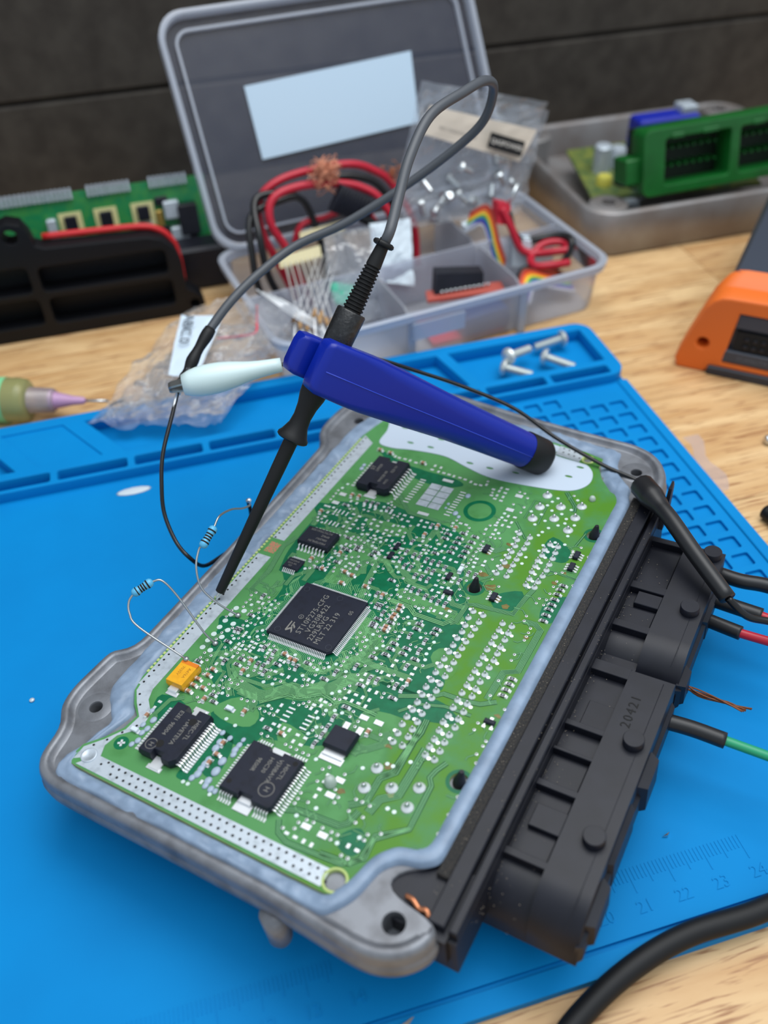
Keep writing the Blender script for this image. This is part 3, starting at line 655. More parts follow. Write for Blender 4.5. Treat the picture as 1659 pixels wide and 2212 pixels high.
b = MB()
b.sm = True
b.loft([[(x, y, -21.2) for x, y in rrect(-33, 57, -62, 100, 10, 8)], [(x, y, -10) for x, y in rrect(-35, 58, -64, 102, 10, 8)]])
b.loft([loop(3.2, -7.8), loop(1.0, -7.6), loop(0.3, -6.8), loop(0.0, -4.2), loop(0.45, -3.6), loop(0.6, -3.1), loop(0.5, -0.9), loop(1.0, 0.35), loop(1.7, 0.75), loop(2.6, 0.7), loop(3.1, 0.3), loop(3.5, -0.9), loop(4.6, -1.0)], cap=False)
b.sm = False
SCREW = [(-37.1, -48.2), (-38.5, 87.3), (57.8, 93.8), (57.7, -63.1)]
inner = offset_flat(4.2)
b.plate([(p.x, p.y) for p in inner], [circ(x, y, 1.75 if k != 3 else 2.5, 20) for k, (x, y) in enumerate(SCREW)], -2.4, -0.92)
b.plate([(p.x, p.y) for p in offset(O, 3.0)], [], -8.2, -7.6)
b.prism(rrect(-35, 58, -64, 102, 10, 8), -10, -7.8)
for k, (x, y) in enumerate(SCREW):            # threaded bores
    r = 1.75 if k != 3 else 2.5
    prof = [(0, r)]
    z = 0
    while z < 8:
        prof += [(z + 0.35, r * 0.93), (z + 0.7, r)]
        z += 0.7
    prof.append((z, 0.02))
    b.lathe((x, y, -0.95), (0, 0, -1), prof, 20, cap=False)
    b.lathe((x, y, -2), (0, 0, -1), [(0, r + 1.2), (7.5, r + 1.0), (7.6, 0.1)], 16, cap=False)
b.box(43, 56, -40, 60, -28.2, -21)
for x, y in ((32.2, -70.6), (-30, -30), (-30, 60), (30, 90)):     # cast feet under the flange
    b.lathe((x, y, -6), (0, 0, -1), [(0, 2.9), (10, 2.7), (12.2, 1.8)], 16)
# raised bosses and ridge lines on the flange
for (x, y), r in zip(SCREW[:3], (4.6, 5.0, 5.0)):
    b.lathe((x, y, -0.95), (0, 0, 1), [(0, r), (0.1, r - 0.2), (0.1, (1.75 if r < 6 else 2.5) + 0.05)], 28, cap=False)
housing = part('housing', b, m_alu, ECU, None)

# circuit board -----------------------------------------------------
PCBOUT = [(-30.0, -63.9), (25.7, -64.2), (42.1, -64.2), (45.3, -63.4), (46.8, -60.1), (48.2, -53.5), (51.5, -49.6), (56.5, -48.6), (58.6, -46.5), (58.9, -15.5), (58.9, 48.3), (58.6, 78.6), (53.7, 80.9), (49.5, 85.8), (46.8, 90.9), (46.5, 95.6), (40.1, 97.2), (29.6, 98.4), (-7.3, 98.8), (-30.0, 96.3), (-29.3, 91.5), (-30.5, 86.5), (-32.0, 79.2), (-31.8, 32.3), (-31.8, -6.8), (-31.9, -35.6), (-30.8, -40.1), (-27.9, -43.6), (-24.6, -46.2), (-25.2, -50.4), (-27.9, -54.7), (-31.2, -58.4), (-31.6, -62)]
m_mask = bpy.data.materials.new('solder_mask')
m_mask.use_nodes = True
nt = m_mask.node_tree
bs = nt.nodes['Principled BSDF']
bs.inputs['Roughness'].default_value = 0.42
bs.inputs['Specular IOR Level'].default_value = 0.3
vec = mm_coords(nt)
n1 = nd(nt, 'ShaderNodeTexNoise')
n1.inputs['Scale'].default_value = 0.13
n1.inputs['Detail'].default_value = 4
r1 = nd(nt, 'ShaderNodeValToRGB')
e = r1.color_ramp.elements
e[0].position, e[0].color = 0.45, rgb(70, 128, 70)
e[1].position, e[1].color = 0.66, rgb(74, 128, 30)
e.new(0.3).color = rgb(80, 140, 82)
sx = nd(nt, 'ShaderNodeSeparateXYZ')
mr = nd(nt, 'ShaderNodeMapRange')
mr.inputs['From Min'].default_value = 28
mr.inputs['From Max'].default_value = 40
mr.inputs['To Min'].default_value = -0.22
mr.inputs['To Max'].default_value = 0.06
ad = nd(nt, 'ShaderNodeMath', operation='ADD')
nt.links.new(vec, n1.inputs['Vector'])
nt.links.new(vec, sx.inputs[0])
nt.links.new(sx.outputs['X'], mr.inputs['Value'])
nt.links.new(n1.outputs['Fac'], ad.inputs[0])
nt.links.new(mr.outputs[0], ad.inputs[1])
nt.links.new(ad.outputs[0], r1.inputs['Fac'])
nt.links.new(r1.outputs['Color'], bs.inputs['Base Color'])
n3 = nd(nt, 'ShaderNodeTexNoise')
n3.inputs['Scale'].default_value = 0.6
bp = nd(nt, 'ShaderNodeBump')
bp.inputs['Strength'].default_value = 0.08
bp.inputs['Distance'].default_value = 0.1 * MM
nt.links.new(vec, n3.inputs['Vector'])
nt.links.new(n3.outputs['Fac'], bp.inputs['Height'])
nt.links.new(bp.outputs['Normal'], bs.inputs['Normal'])

m_bare = mat('bare_laminate', (2, 104, 68), 0.4, col2=(0, 92, 58), vscale=0.4, spec=0.3)
m_track = mat('masked_track', (108, 166, 110), 0.4, spec=0.3)
m_gap = mat('track_gap', (4, 70, 44), 0.45, spec=0.3)
m_strip = mat('tinned_strip', (192, 202, 211), 0.42, metal=0.35, col2=(164, 174, 182), vscale=0.5, lo=0.5, hi=0.75)
m_pad = mat('tinned_pad', (232, 236, 238), 0.3, metal=0.4)
m_dot = mat('test_dot', (205, 222, 218), 0.4, metal=0.25)
m_ic = mat('ic_epoxy', (26, 30, 44), 0.5, col2=(20, 23, 35), vscale=0.5, lo=0.5, hi=0.72, bump=0.05, bscale=5, bdist=0.02, spec=0.3)
m_ink = mat('laser_marking', (120, 118, 112), 0.6)
m_cap = mat('ceramic_capacitor', (160, 118, 92), 0.45)
m_resb = mat('resistor_film', (28, 36, 42), 0.4)
m_edge = mat('board_edge', (178, 196, 120), 0.6)
m_paste = mat('thermal_paste', (184, 197, 212), 0.55, bump=0.1, bscale=0.6, bdist=0.1)
m_glue = mat('grey_glue', (158, 174, 192), 0.4)
m_gold = mat('tantalum_orange', (230, 168, 26), 0.4, col2=(220, 155, 20), vscale=0.6)
m_burn = mat('burnt_flux', (98, 82, 40), 0.35, col2=(118, 108, 46), vscale=0.8)

HOLES = [(33.4, 27.7, 2.1), (55.9, 60.3, 2.1), (55.8, -28.9, 2.2), (42.7, -61.0, 2.3), (42.4, 93.6, 1.5)]
b = MB()
b.plate(PCBOUT, [circ(x, y, r, 20) for x, y, r in HOLES], -1.6, 0.0)
board = part('circuit_board', b, [m_mask, m_edge], ECU)
for p in board.data.polygons:
    if abs(p.normal.z) < 0.5:
        p.material_index = 1

# bare laminate areas, tracks, vias -----------------------------------
POURS = [[(15.3, 19.8), (24.8, 18.2), (35.0, 17.0), (35.3, 13.5), (26.7, 14.3), (16.2, 15.4)] ,[(8.9, 2.8), (12.6, 6.3), (20.5, -0.1), (20.3, -7.0), (17.8, -9.8), (14.4, -2.8)] ,[(-27.3, 1.5), (-21.7, 12.1), (-16.1, 6.3), (-17.0, -3.8), (-23.2, -8.4)] ,[(-8.3, -36.2), (-4.0, -30.3), (3.2, -32.4), (3.5, -36.8), (-2.5, -38.1)] ,[(-7.1, 14.2), (-5.7, 27.4), (-1.6, 31.3), (2.0, 22.2), (-1.2, 14.7)] ,[(-1.9, -25.3), (7.7, -22.5), (17.6, -16.4), (15.6, -22.1), (7.1, -26.0)] ,[(-20.2, 32.5), (-9.9, 34.5), (-2.1, 32.1), (-6.2, 28.3), (-16.1, 28.5)] ,[(33.6, 0.7), (35.5, 4.9), (41.4, 0.8), (40.2, -4.6)] ,[(10.1, -32.3), (17.5, -33.3), (17.9, -36.0), (12.1, -37.3)] ,[(-7.9, 42.2), (4.6, 42.7), (4.0, 38.0), (-5.8, 38.4)] ,[(-21.0, 20.9), (-15.7, 25.4), (-11.2, 20.8), (-14.7, 16.2)] ,[(-13.7, -17.1), (-5.4, -20.2), (-5.8, -23.8), (-12.2, -23.3)] ,]
DARKBIG = [(-24, 34), (-23.5, 44), (-17.2, 46.7), (-8.3, 50.5), (4.2, 49), (19.5, 46.7), (26.2, 38.7), (29.8, 28.0), (36.3, 18.5), (36.9, 11.6), (36.9, -2.0), (38, -8.9), (44.2, -14.7), (39.7, -18.6), (29.5, -19.7), (25.5, -25.2), (22.9, -33.7), (12.1, -37.3), (-0.3, -39.5), (-5.9, -38.1), (-9.9, -32.2), (-16.2, -27.4), (-19.1, -21.7), (-18.2, -8.4), (-19.3, 3.7), (-21.4, 12.7), (-23.4, 20.5)]
FM = 0


def flat(name, poly, z, m, sm=True):
    b = MB()
    b.prism([(q.x, q.y) for q in cr([(x, y, 0) for x, y in poly], 3, True)] if sm else poly, 0.0, z)
    return part(name, b, m, board)


flat('bare_laminate', DARKBIG, 0.02, m_bare)
for poly in DARKS:
    if any(x > 34 or y < -36 or y > 49 or x < -20 for x, y in poly) and not any((x - 21.2) ** 2 + (y - 57.9) ** 2 < 60 for x, y in poly):
        flat('bare_laminate', poly, 0.022, m_bare)
for poly in POURS:
    flat('copper_pour', poly, 0.03, m_mask)
for x, y, r, r2 in [(21.2, 57.9, 4.9, 3.6)] + [(x, y, r + 0.9, r) for x, y, r in HOLES[:3]]:
    b = MB()
    b.plate(circ(x, y, r, 32), [circ(x, y, r2, 32)], 0.0, 0.035)
    part('bare_ring', b, m_bare, board)
flat('bare_laminate', circ(-22.7, -54.2, 1.9, 24), 0.04, m_bare, False)
flat('bare_laminate', rrect(-4.5, -1, -56, -38, 1), 0.025, m_bare, False)


def strip(mb, pts, w, z):
    """flat ribbon along a 2D polyline"""
    n = len(pts)
    L_, R_ = [], []
    for i in range(n):
        t = (pts[min(i + 1, n - 1)] - pts[max(i - 1, 0)]).normalized()
        nn = Vector((-t.y, t.x))
        L_.append(mb.v((*(pts[i] + nn * w / 2), z)))
        R_.append(mb.v((*(pts[i] - nn * w / 2), z)))
    for i in range(n - 1):
        mb._f((R_[i], R_[i + 1], L_[i + 1], L_[i]))


def offs(pts, d):
    n = len(pts)
    out = []
    for i in range(n):
        a = (pts[i] - pts[i - 1]).normalized() if i else None
        c = (pts[i + 1] - pts[i]).normalized() if i < n - 1 else None
        t = ((a or c) + (c or a))
        t = t.normalized() if t.length > 1e-6 else (a or c)
        k = 1.0
        if a and c:
            k = 1 / max(0.5, t.dot(c))
        out.append(pts[i] + Vector((-t.y, t.x)) * d * k)
    return out


bt, bg = MB(), MB()
for n, sp, w, pts in BUSES:
    v = [Vector(p) for p in pts]
    for k in range(n):
        q = offs(v, (k - (n - 1) / 2) * sp)
        strip(bt, q, w, 0.07)
    strip(bg, v, n * sp + (0.16 if w < 0.2 else 0.3), 0.045)
rnd = random.Random(3)


def inside(x, y):
    return -26 < x < 57 and -57 < y < 75


for (x, y) in VIA + DOT[:70]:
    a = rnd.choice((0, 45, 90, 135, 180, 225, 270, 315))
    p0 = Vector((x, y))
    p1 = p0 + Vector((cos(radians(a)), sin(radians(a)))) * rnd.uniform(0.8, 2.4)
    a2 = a + rnd.choice((-45, 45))
    p2 = p1 + Vector((cos(radians(a2)), sin(radians(a2)))) * rnd.uniform(0.6, 2.6)
    if inside(*p2):
        strip(bt, [p0, p1, p2], 0.17, 0.06)
        strip(bg, [p0, p1, p2], 0.42, 0.035)
for g in range(170):
    n = rnd.randint(2, 6)
    a = rnd.choice((0, 45, 90, 135))
    q = Vector((rnd.uniform(-23, 33), rnd.uniform(-35, 46)))
    pl_ = [q]
    for k in range(rnd.randint(2, 4)):
        q = q + Vector((cos(radians(a)), sin(radians(a)))) * rnd.uniform(1.2, 4.5)
        pl_.append(q)
        a += rnd.choice((-45, 45))
    if all(-25 < t.x < 36 and -37 < t.y < 48 and not (abs(t.x) < 11.3 and abs(t.y) < 11.3) for t in pl_):
        for k in range(n):
            strip(bt, offs(pl_, (k - (n - 1) / 2) * 0.32), 0.16, 0.062)
        strip(bg, pl_, n * 0.32 + 0.14, 0.04)
for x0, y0, dx, dy, ln in ((59 - 1.2, 72, 0, -1, 116), ):
    strip(bg, [Vector((x0, y0)), Vector((x0, y0 - ln))], 1.0, 0.035)
for side in range(4):                            # fan-out from the microcontroller in parallel groups
    Rz = Matrix.Rotation(side * pi / 2, 2)
    k = 0
    while k < 36:
        n = rnd.randint(4, 8)
        sgn = rnd.choice((-1, 1))
        l1, l2, l3 = rnd.uniform(0.3, 1.0), rnd.uniform(0.8, 2.4), rnd.uniform(0.5, 2.6)
        for q in range(n):
            if k + q >= 36 or rnd.random() < 0.12:
                continue
            t0 = -8.75 + (k + q) * 0.5
            e1_ = l1 + (q if sgn < 0 else n - q) * 0.22
            pl_ = [Vector((11.0, t0)), Vector((11.3 + e1_, t0)), Vector((11.3 + e1_ + l2, t0 + sgn * l2)), Vector((11.3 + e1_ + l2 + l3 * (side % 2), t0 + sgn * (l2 + l3 * (1 - side % 2))))]
            strip(bt, [Rz @ v_ for v_ in pl_], 0.17, 0.065)
        k += n
part('copper_tracks', bt, m_track, board, kind='stuff')
part('track_gaps', bg, m_gap, board, kind='stuff')
b = MB()
for x, y in VIA:
    b.mi = 0
    b.lathe((x, y, 0.08), (0, 0, 1), [(0, 0.42), (0.04, 0.40), (0.04, 0.2)], 10, cap=False)
    b.mi = 1
    b.prism(circ(x, y, 0.22, 8), 0.08, 0.1)
part('vias', b, [m_pad, m_dark], board, kind='stuff')
b = MB()
for x, y in DOT:
    b.prism(circ(x, y, 0.5, 12), 0.03, 0.13)
for x, y in BIGDOT:
    b.prism(circ(x, y, 0.78, 16), 0.03, 0.14)
part('test_dots', b, m_dot, board, kind='stuff')


def copies(name, me, places, parent, mats):
    for i, (x, y, rz) in enumerate(places):
        o = bpy.data.objects.new(name, me)
        COL.objects.link(o)
        o.parent = parent
        o.location = Vector((x, y, 0)) * MM
        o.rotation_euler = (0, 0, rz)


def shared(mb, name, mats, smooth=None):
    me = mb.done(name, smooth)
    for m in mats:
        me.materials.append(m)
    return me


AX = {'x': 0.0, 'y': pi / 2}
b = MB()
b.box(-0.55, 0.55, -0.38, 0.38, 0.03, 0.16, bev=0.05)
copies('solder_pad', shared(b, 'solder_pad', [m_pad]), [(x, y, rnd.choice((0, pi / 2))) for x, y in PAD], board, None)
b = MB()
b.box(-0.95, 0.95, -0.24, 0.24, 0.03, 0.14, bev=0.05)
copies('slim_pad', shared(b, 'slim_pad', [m_pad]), [(x, y, AX[d]) for x, y, d in SLIM], board, None)
b = MB()
b.box(-1.15, 1.15, -0.7, 0.7, 0.03, 0.2, bev=0.1)
copies('wide_pad', shared(b, 'wide_pad', [m_pad]), [(x, y, 0) for x, y in BIGPAD], board, None)
b = MB()
b.mi = 1
for s in (-1, 1):
    b.box(min(s * 0.55, s * 1.28), max(s * 0.55, s * 1.28), -0.48, 0.48, 0.03, 0.14, bev=0.05)
    b.box(min(s * 0.58, s * 0.86), max(s * 0.58, s * 0.86), -0.43, 0.43, 0.1, 0.56, bev=0.05)
    b.loft([[(s * 0.86, -0.4, 0.13), (s * 1.2, -0.4, 0.13), (s * 1.2, 0.4, 0.13), (s * 0.86, 0.4, 0.13)], [(s * 0.85, -0.38, 0.42), (s * 0.89, -0.38, 0.42), (s * 0.89, 0.38, 0.42), (s * 0.85, 0.38, 0.42)]])
b.box(-0.6, 0.6, -0.42, 0.42, 0.46, 0.5)
b.mi = 0
b.box(-0.6, 0.6, -0.40, 0.40, 0.06, 0.46)
b.box(-0.56, 0.56, -0.345, 0.345, 0.5, 0.55)
b.mi = 2
b.box(-0.25, 0.25, -0.07, 0.07, 0.55, 0.56)
copies('chip_resistor', shared(b, 'chip_resistor', [m_resb, m_tin, m_white]), [(x, y, AX[d]) for x, y, d in RES], board, None)
b = MB()
b.mi = 1
for s in (-1, 1):
    b.box(min(s * 0.55, s * 1.25), max(s * 0.55, s * 1.25), -0.5, 0.5, 0.03, 0.16, bev=0.06)
    b.box(min(s * 0.5, s * 0.88), max(s * 0.5, s * 0.88), -0.46, 0.46, 0.1, 0.92, bev=0.06)
b.mi = 0
b.box(-0.52, 0.52, -0.44, 0.44, 0.1, 0.9, bev=0.04)
cme = shared(b, 'chip_capacitor', [m_cap, m_tin])
copies('chip_capacitor', cme, [(x, y, AX[d]) for x, y, d in CAP], board, None)
b = MB()
b.mi = 1
for s in (-1, 1):
    b.box(min(s * 0.7, s * 1.5), max(s * 0.7, s * 1.5), -0.6, 0.6, 0.03, 0.2, bev=0.06)
b.mi = 0
b.box(-1.0, 1.0, -0.6, 0.6, 0.1, 1.0, bev=0.15)
copies('white_chip', shared(b, 'white_chip', [m_white, m_tin]), [(x, y, AX[d]) for x, y, d in WCAP], board, None)


def cone_joint(r, pin, h):
    b = MB()
    b.lathe((0, 0, 0.02), (0, 0, 1), [(0, r), (0.1, r), (0.22 * h, r * 0.86), (0.5 * h, r * 0.42), (0.75 * h, pin), (h, pin * 0.8), (h + 0.06, 0.05)], 12)
    return b


me = shared(cone_joint(0.92, 0.3, 1.5), 'solder_joint', [m_pad, m_steel])
for f in me.polygons:
    if f.center.z > 0.0009:
        f.material_index = 1
copies('solder_joint', me, [(x, y, rnd.uniform(0, 6)) for x, y in JOINT], board, None)
me = shared(cone_joint(1.5, 0.45, 1.7), 'large_solder_joint', [m_pad, m_steel])
for f in me.polygons:
    if f.center.z > 0.001:
        f.material_index = 1
copies('large_solder_joint', me, [(x, y, rnd.uniform(0, 6)) for x, y in BIGJOINT], board, None)
b = MB()
for x, y in JOINT[::2]:
    a = 1.25 if x > 40 else -1.2
    b.prism(circ(x + a * 0.9, y - 0.4 * a, 0.52, 10), 0.03, 0.15)
part('joint_lobes', b, m_pad, board, kind='stuff')
for x, y, s in GLUE:
    b = MB()
    b.ball((0, 0, 0), 0.85 * s, 0.55, 12, 6)
    o = part('glue_dot', b, m_glue, board)
    o.location = Vector((x, y, 0.1)) * MM
    o.scale = (1.0, 1.25, 1)

# tinned strips with their rows of holes ------------------------------
for sp_, hz in (([(-31.3, -38), (-26.5, -38), (-26.6, 15.6), (-31.1, 15.6)], 0.08), ([(-31.1, 23.2), (-26.9, 23.2), (-26.6, 76.5), (-31.2, 79.5)], 0.08),
                ([(-30.6, -38), (-26.5, -38), (-25.3, -41), (-21.8, -44.2), (-21.2, -47.5), (-22.2, -50), (-25.2, -53), (-26, -56.5), (-24.8, -59.2), (-30.5, -62.6), (-30.6, -59), (-27.4, -55.2), (-24.4, -50.6), (-23.9, -46.2), (-27.3, -43.2), (-30.2, -40)], 0.082),
                ([(-25.5, -59.3), (40.6, -59.3), (40.6, -63.5), (-29, -63.5)], 0.084), ([(32, 92.4), (40.2, 91.2), (40.6, 95.6), (32, 97.2)], 0.24)):
    flat('tinned_strip', sp_, hz, m_strip, False)
b = MB()
for k in range(58):
    y = -37 + k * 2.02
    if 15.4 < y < 23.5:
        continue
    b.prism(circ(-30.3, y, 0.33, 8), 0.08, 0.1)
for k in range(31):
    b.prism(circ(-19.9 + k * 2.0, -60.3, 0.36, 8), 0.08, 0.1)
    b.prism(circ(-18.9 + k * 2.0, -62.2, 0.36, 8), 0.08, 0.1)
for x, y in ((-28.6, -40.6), (-26.2, -43.2), (-22.9, -45.5), (-22.6, -48.6), (-24.6, -51.7), (-26.6, -55), (-28.6, -57.6), (-23, -61), (-21.6, -59.9)):
    b.prism(circ(x, y, 0.33, 8), 0.08, 0.1)
for k in range(4):
    b.prism(circ(33.5 + k * 1.9, 96.2 - k * 0.35, 0.3, 8), 0.24, 0.26)
    b.prism(circ(34 + k * 1.9, 94.2 - k * 0.35, 0.3, 8), 0.24, 0.26)
part('strip_holes', b, m_dark, board, kind='stuff')
b = MB()
for k in range(84):                              # milled teeth along the board edge
    b.box(-32.05, -31.35, -34 + k * 1.33, -33.2 + k * 1.33, -0.5, 0.12)
part('edge_teeth', b, m_edge, board, kind='stuff')
b = MB()
b.prism(rrect(-30.3, -26.7, 17.2, 21.6, 0.2), 0, 0.06)
part('rust_red_mark', b, mat('rust_red', (190, 112, 92), 0.6, col2=(120, 140, 90), vscale=1.6, lo=0.48, hi=0.52), board)
b = MB()
paste = [(-24.6, 77.5), (-19, 76.4), (-12, 77.8), (-0.9, 78.6), (8, 76), (16.2, 73.9), (25.6, 73.9), (38.1, 75.4), (44, 77.6), (46.8, 82), (46.2, 87), (43.4, 90.4), (40.3, 91), (31.6, 92.3), (31.4, 97), (10, 98), (-6.5, 98), (-26.5, 94.4), (-25.5, 84.4)]
pp = [(p.x, p.y) for p in cr([(x, y, 0) for x, y in paste], 5, True)]
sl = []
for x, y in ((-20.5, 88.2), (-14.7, 81.2), (-5.9, 86.6), (-7.2, 81.3), (8.5, 78.2), (15.5, 78.1), (41.5, 88.8), (39.8, 83.2), (5.4, 86.7), (24, 79), (-14, 88), (2, 92), (30, 86)):
    sl.append([(x + 1.25 * cos(t * 0.524), y + 0.5 * sin(t * 0.524)) for t in range(12)])
b.plate(pp, sl, 0.0, 0.22, bev=0.08)
part('thermal_paste', b, m_paste, board, 40)
b = MB()
for x, y, r in ((35.5, 47.5, 1.2), (31, 42, 1.1), (38, 39, 1.5), (33.5, 33.5, 1.6), (37.5, 29.5, 1.7), (40.5, 26, 1.6), (44, 24.6, 1.2), (53.5, 42.5, 1.0), (52.5, 37.8, .9), (53, 16.5, .9), (39.5, -32.2, 1.3), (36.8, -27.5, 1.0), (30.4, 17.4, 1.2), (56.4, -9, .8), (43.5, -38.5, 1.0), (33, -42.5, 1.1), (-28.8, 13, .6), (-28.4, 11, .7), (-29, 9, .5)):
    pts = [(x + r * (0.7 + 0.6 * noise.noise((x + k, y, k * 0.9))) * 1.3 * cos(k * 0.628), y + r * (0.7 + 0.6 * noise.noise((y, x + k * 1.3, 2))) * cos(0.3) * sin(k * 0.628)) for k in range(10)]
    b.prism(pts, 0.0, 0.055)
part('flux_stains', b, m_burn, board, kind='stuff')
b = MB()
b.box(-0.95, 0.95, -0.28, 0.28, 0.04, 0.07)
b.box(-0.28, 0.28, -0.95, 0.95, 0.04, 0.07)
o = part('cross_mark', b, m_pad, board)
o.location = Vector((-22.7, -54.2, 0.02)) * MM
o.rotation_euler = (0, 0, 0.5)

# packages -------------------------------------------------------------
def ic_body(mb, x0, x1, y0, y1, z0, z1, cham=0.0, notch=None, t=0.25):
    """moulded body with waist, optional corner cut and end notches"""
    def outline(i):
        a0, a1, c0, c1 = x0 + i, x1 - i, y0 + i, y1 - i
        pts = [(a0, c0)]
        if notch:
            nx0, nx1, d = notch
            pts += [(nx0 + i * .3, c0), (nx0 + i * .3, c0 + d), (nx1 - i * .3, c0 + d), (nx1 - i * .3, c0)]
        if cham:
            pts += [(a1 - cham, c0), (a1, c0 + cham)]
        else:
            pts += [(a1, c0)]
        if notch:
            pts += [(a1, c1), (nx1, c1), (nx1, c1 - d), (nx0, c1 - d), (nx0, c1), (a0, c1)]
        else:
            pts += [(a1, c1), (a0, c1)]
        return pts
    zm = (z0 + z1) / 2
    mb.loft([[(x, y, z0) for x, y in outline(t)], [(x, y, zm) for x, y in outline(0)], [(x, y, z1 - 0.08) for x, y in outline(t * 0.9)], [(x, y, z1) for x, y in outline(t * 0.9 + 0.1)]])


def gull(w, reach, h):
    """gull wing pin pointing to +x from the body side at x=0"""
    b = MB()
    t = 0.2
    prof = [(-0.3, h), (reach * 0.28, h), (reach * 0.45, h - 0.15), (reach * 0.62, 0.25), (reach * 0.72, 0.1), (reach, 0.1)]
    top = [(x, -w / 2, z + t) for x, z in prof]
    L1 = [[(x, -w / 2, z), (x, w / 2, z), (x, w / 2, z + t), (x, -w / 2, z + t)] for x, z in prof]
    b.loft(L1)
    b.box(reach * 0.66, reach * 1.25, -w * 0.75, w * 0.75, 0.02, 0.13, bev=0.04)
    return b


def pins(parent, me, places):
    for x, y, rz in places:
        o = bpy.data.objects.new('pin', me)
        COL.objects.link(o)
        o.parent = parent
        o.location = Vector((x, y, 0)) * MM
        o.rotation_euler = (0, 0, rz)


# microcontroller 20 x 20 mm
b = MB()
ic_body(b, -10.1, 10.1, -10.1, 10.1, 0.15, 1.5, cham=1.0)
mcu = part('microcontroller', b, m_ic, ECU, label='large square black microcontroller chip')
pin = gull(0.24, 1.15, 0.7)
b = MB()
pm = pin.done('tmp')
for side in range(4):
    for k in range(36):
        M = Matrix.Rotation(side * pi / 2, 4, 'Z') @ Matrix.Translation(Vector((10.05, -8.75 + k * 0.5, 0)) * MM)
        b.bm.from_mesh(pm)
        vs_ = b.bm.verts[:]
        b.bm.verts.ensure_lookup_table()
        for v in b.bm.verts[-len(pm.vertices):]:
            v.co = M @ v.co
for v in b.bm.verts:
    v.co /= MM
part('pins', b, m_tin, mcu, kind='stuff')


def TM(x, y, z, rz):
    return Matrix.Translation((x, y, z)) @ Matrix.Rotation(rz, 4, 'Z')


b = MB()
U = pi / 2
for s, x, y, sz, spc in (('ST10F275-CFG', -1.6, -7.5, 2.25, 1.1), ('VG308422', 0.6, -6.1, 2.25, 1.12), ('229LRVG', 2.6, -8.3, 2.25, 1.05), ('MLT 22 319', 4.8, -8.7, 2.25, 1.08), ('05', 7.8, 3.8, 1.6, 1.0)):
    b.text(s, sz, TM(x, y, 1.51, U), 0.012, space=spc)
b.plate(circ(-4.0, -2.0, 0.75, 20), [circ(-4.0, -2.0, 0.62, 20)], 1.5, 1.525)
b.text('e4', 0.8, TM(-4.0, -2.5, 1.51, U), 0.012)
# emblem: slanted S and T bars
for q in ([(-5.6, -4.2), (-5.6, -7.6), (-5.2, -7.9), (-5.2, -4.4)], [(-5.2, -7.9), (-5.2, -7.0), (-4.2, -6.0), (-4.2, -6.9)], [(-4.2, -6.9), (-3.4, -8.2), (-3.4, -7.4), (-4.2, -6.0)], [(-4.7, -4.3), (-4.7, -6.0), (-4.35, -6.2), (-4.35, -4.4)], [(-4.5, -5.4), (-3.4, -6.5), (-3.4, -5.8), (-4.5, -4.8)]):
    b.prism(q, 1.5, 1.525)
part('marking', b, m_ink, mcu)
b = MB()
for x, y in ((-8.3, 7.6), (2.2, 8.1), (8.6, -8.2), (-7.5, -8.2)):
    b.plate(circ(x, y, 0.85, 20), [circ(x, y, 0.78, 20)], 1.5, 1.515)
part('mould_ring', b, mat('ic_ring', (58, 62, 74), 0.5), mcu)


def so_chip(name, x0, x1, y0, y1, h, npin, sides, w, reach, notch=None, cham=0, lines=(), label=None, tab=None, rot_text=0.0):
    b = MB()
    ic_body(b, x0, x1, y0, y1, 0.15, h, cham=cham, notch=notch)
    c = part(name, b, m_ic, ECU, label=label)
    me = shared(gull(w, reach, h * 0.45), 'pin', [m_tin])
    pl = []
    for k in range(npin):
        f = (k + 0.5) / npin
        if sides == 'x':
            y = y0 + 0.9 + (y1 - y0 - 1.8) * f
            pl += [(x1, y, 0), (x0, y, pi)]
        else:
            x = x0 + 0.5 + (x1 - x0 - 1.0) * f
            pl += [(x, y0, -pi / 2), (x, y1, pi / 2)]
    pins(c, me, pl)
    if lines:
        b = MB()
        for s, size, x, y, r in lines:
            b.text(s, size, TM(x, y, h + 0.005, r), 0.012)
        part('marking', b, m_ink, c)
    if tab:
        b = MB()
        nx0, nx1, d = notch
        for s, yy in ((1, y0), (-1, y1)):
            a0, a1 = sorted((yy - s * 1.7, yy + s * d))
            b.box(nx0 + 0.1, nx1 - 0.1, a0, a1, 0.05, 0.5, bev=0.1)
            a0, a1 = sorted((yy - s * 2.0, yy - s * 0.7))
            b.box(nx0 - 0.5, nx1 + 0.4, a0, a1, 0.02, 0.2, bev=0.05)
        part('heat_tab', b, m_tin, c)
    return c


D = -pi / 2
so_chip('motor_driver_chip', -19.0, -7.6, 52.6, 68.0, 3.1, 10, 'x', 0.5, 2.2, notch=(-14.8, -11.6, 1.6), cham=1.2, tab=True, label='black power chip with end notches and ten pins a side, beside the thermal paste',
        lines=(('L9929', 1.5, -15.5, 60.2, U), ('E23 V1', 1.3, -10.6, 61.2, U), ('9M028 99', 1.4, -12.2, 55.6, U), ('MYS', 1.3, -10.1, 55.2, U), ('ST', 2.0, -17.3, 60.4, U)))
so_chip('interface_chip', -22.0, -11.4, 23.2, 30.4, 2.3, 8, 'y', 0.45, 1.5, lines=(('XCTCT0X132S', 1.15, -12.9, 29.2, pi), ('0M6Z', 1.15, -13.2, 27.6, pi), ('08620U', 1.15, -13.2, 26.1, pi), ('M0375ML/01', 1.15, -12.8, 24.6, pi)), label='wide black chip with printed lines and a bar')
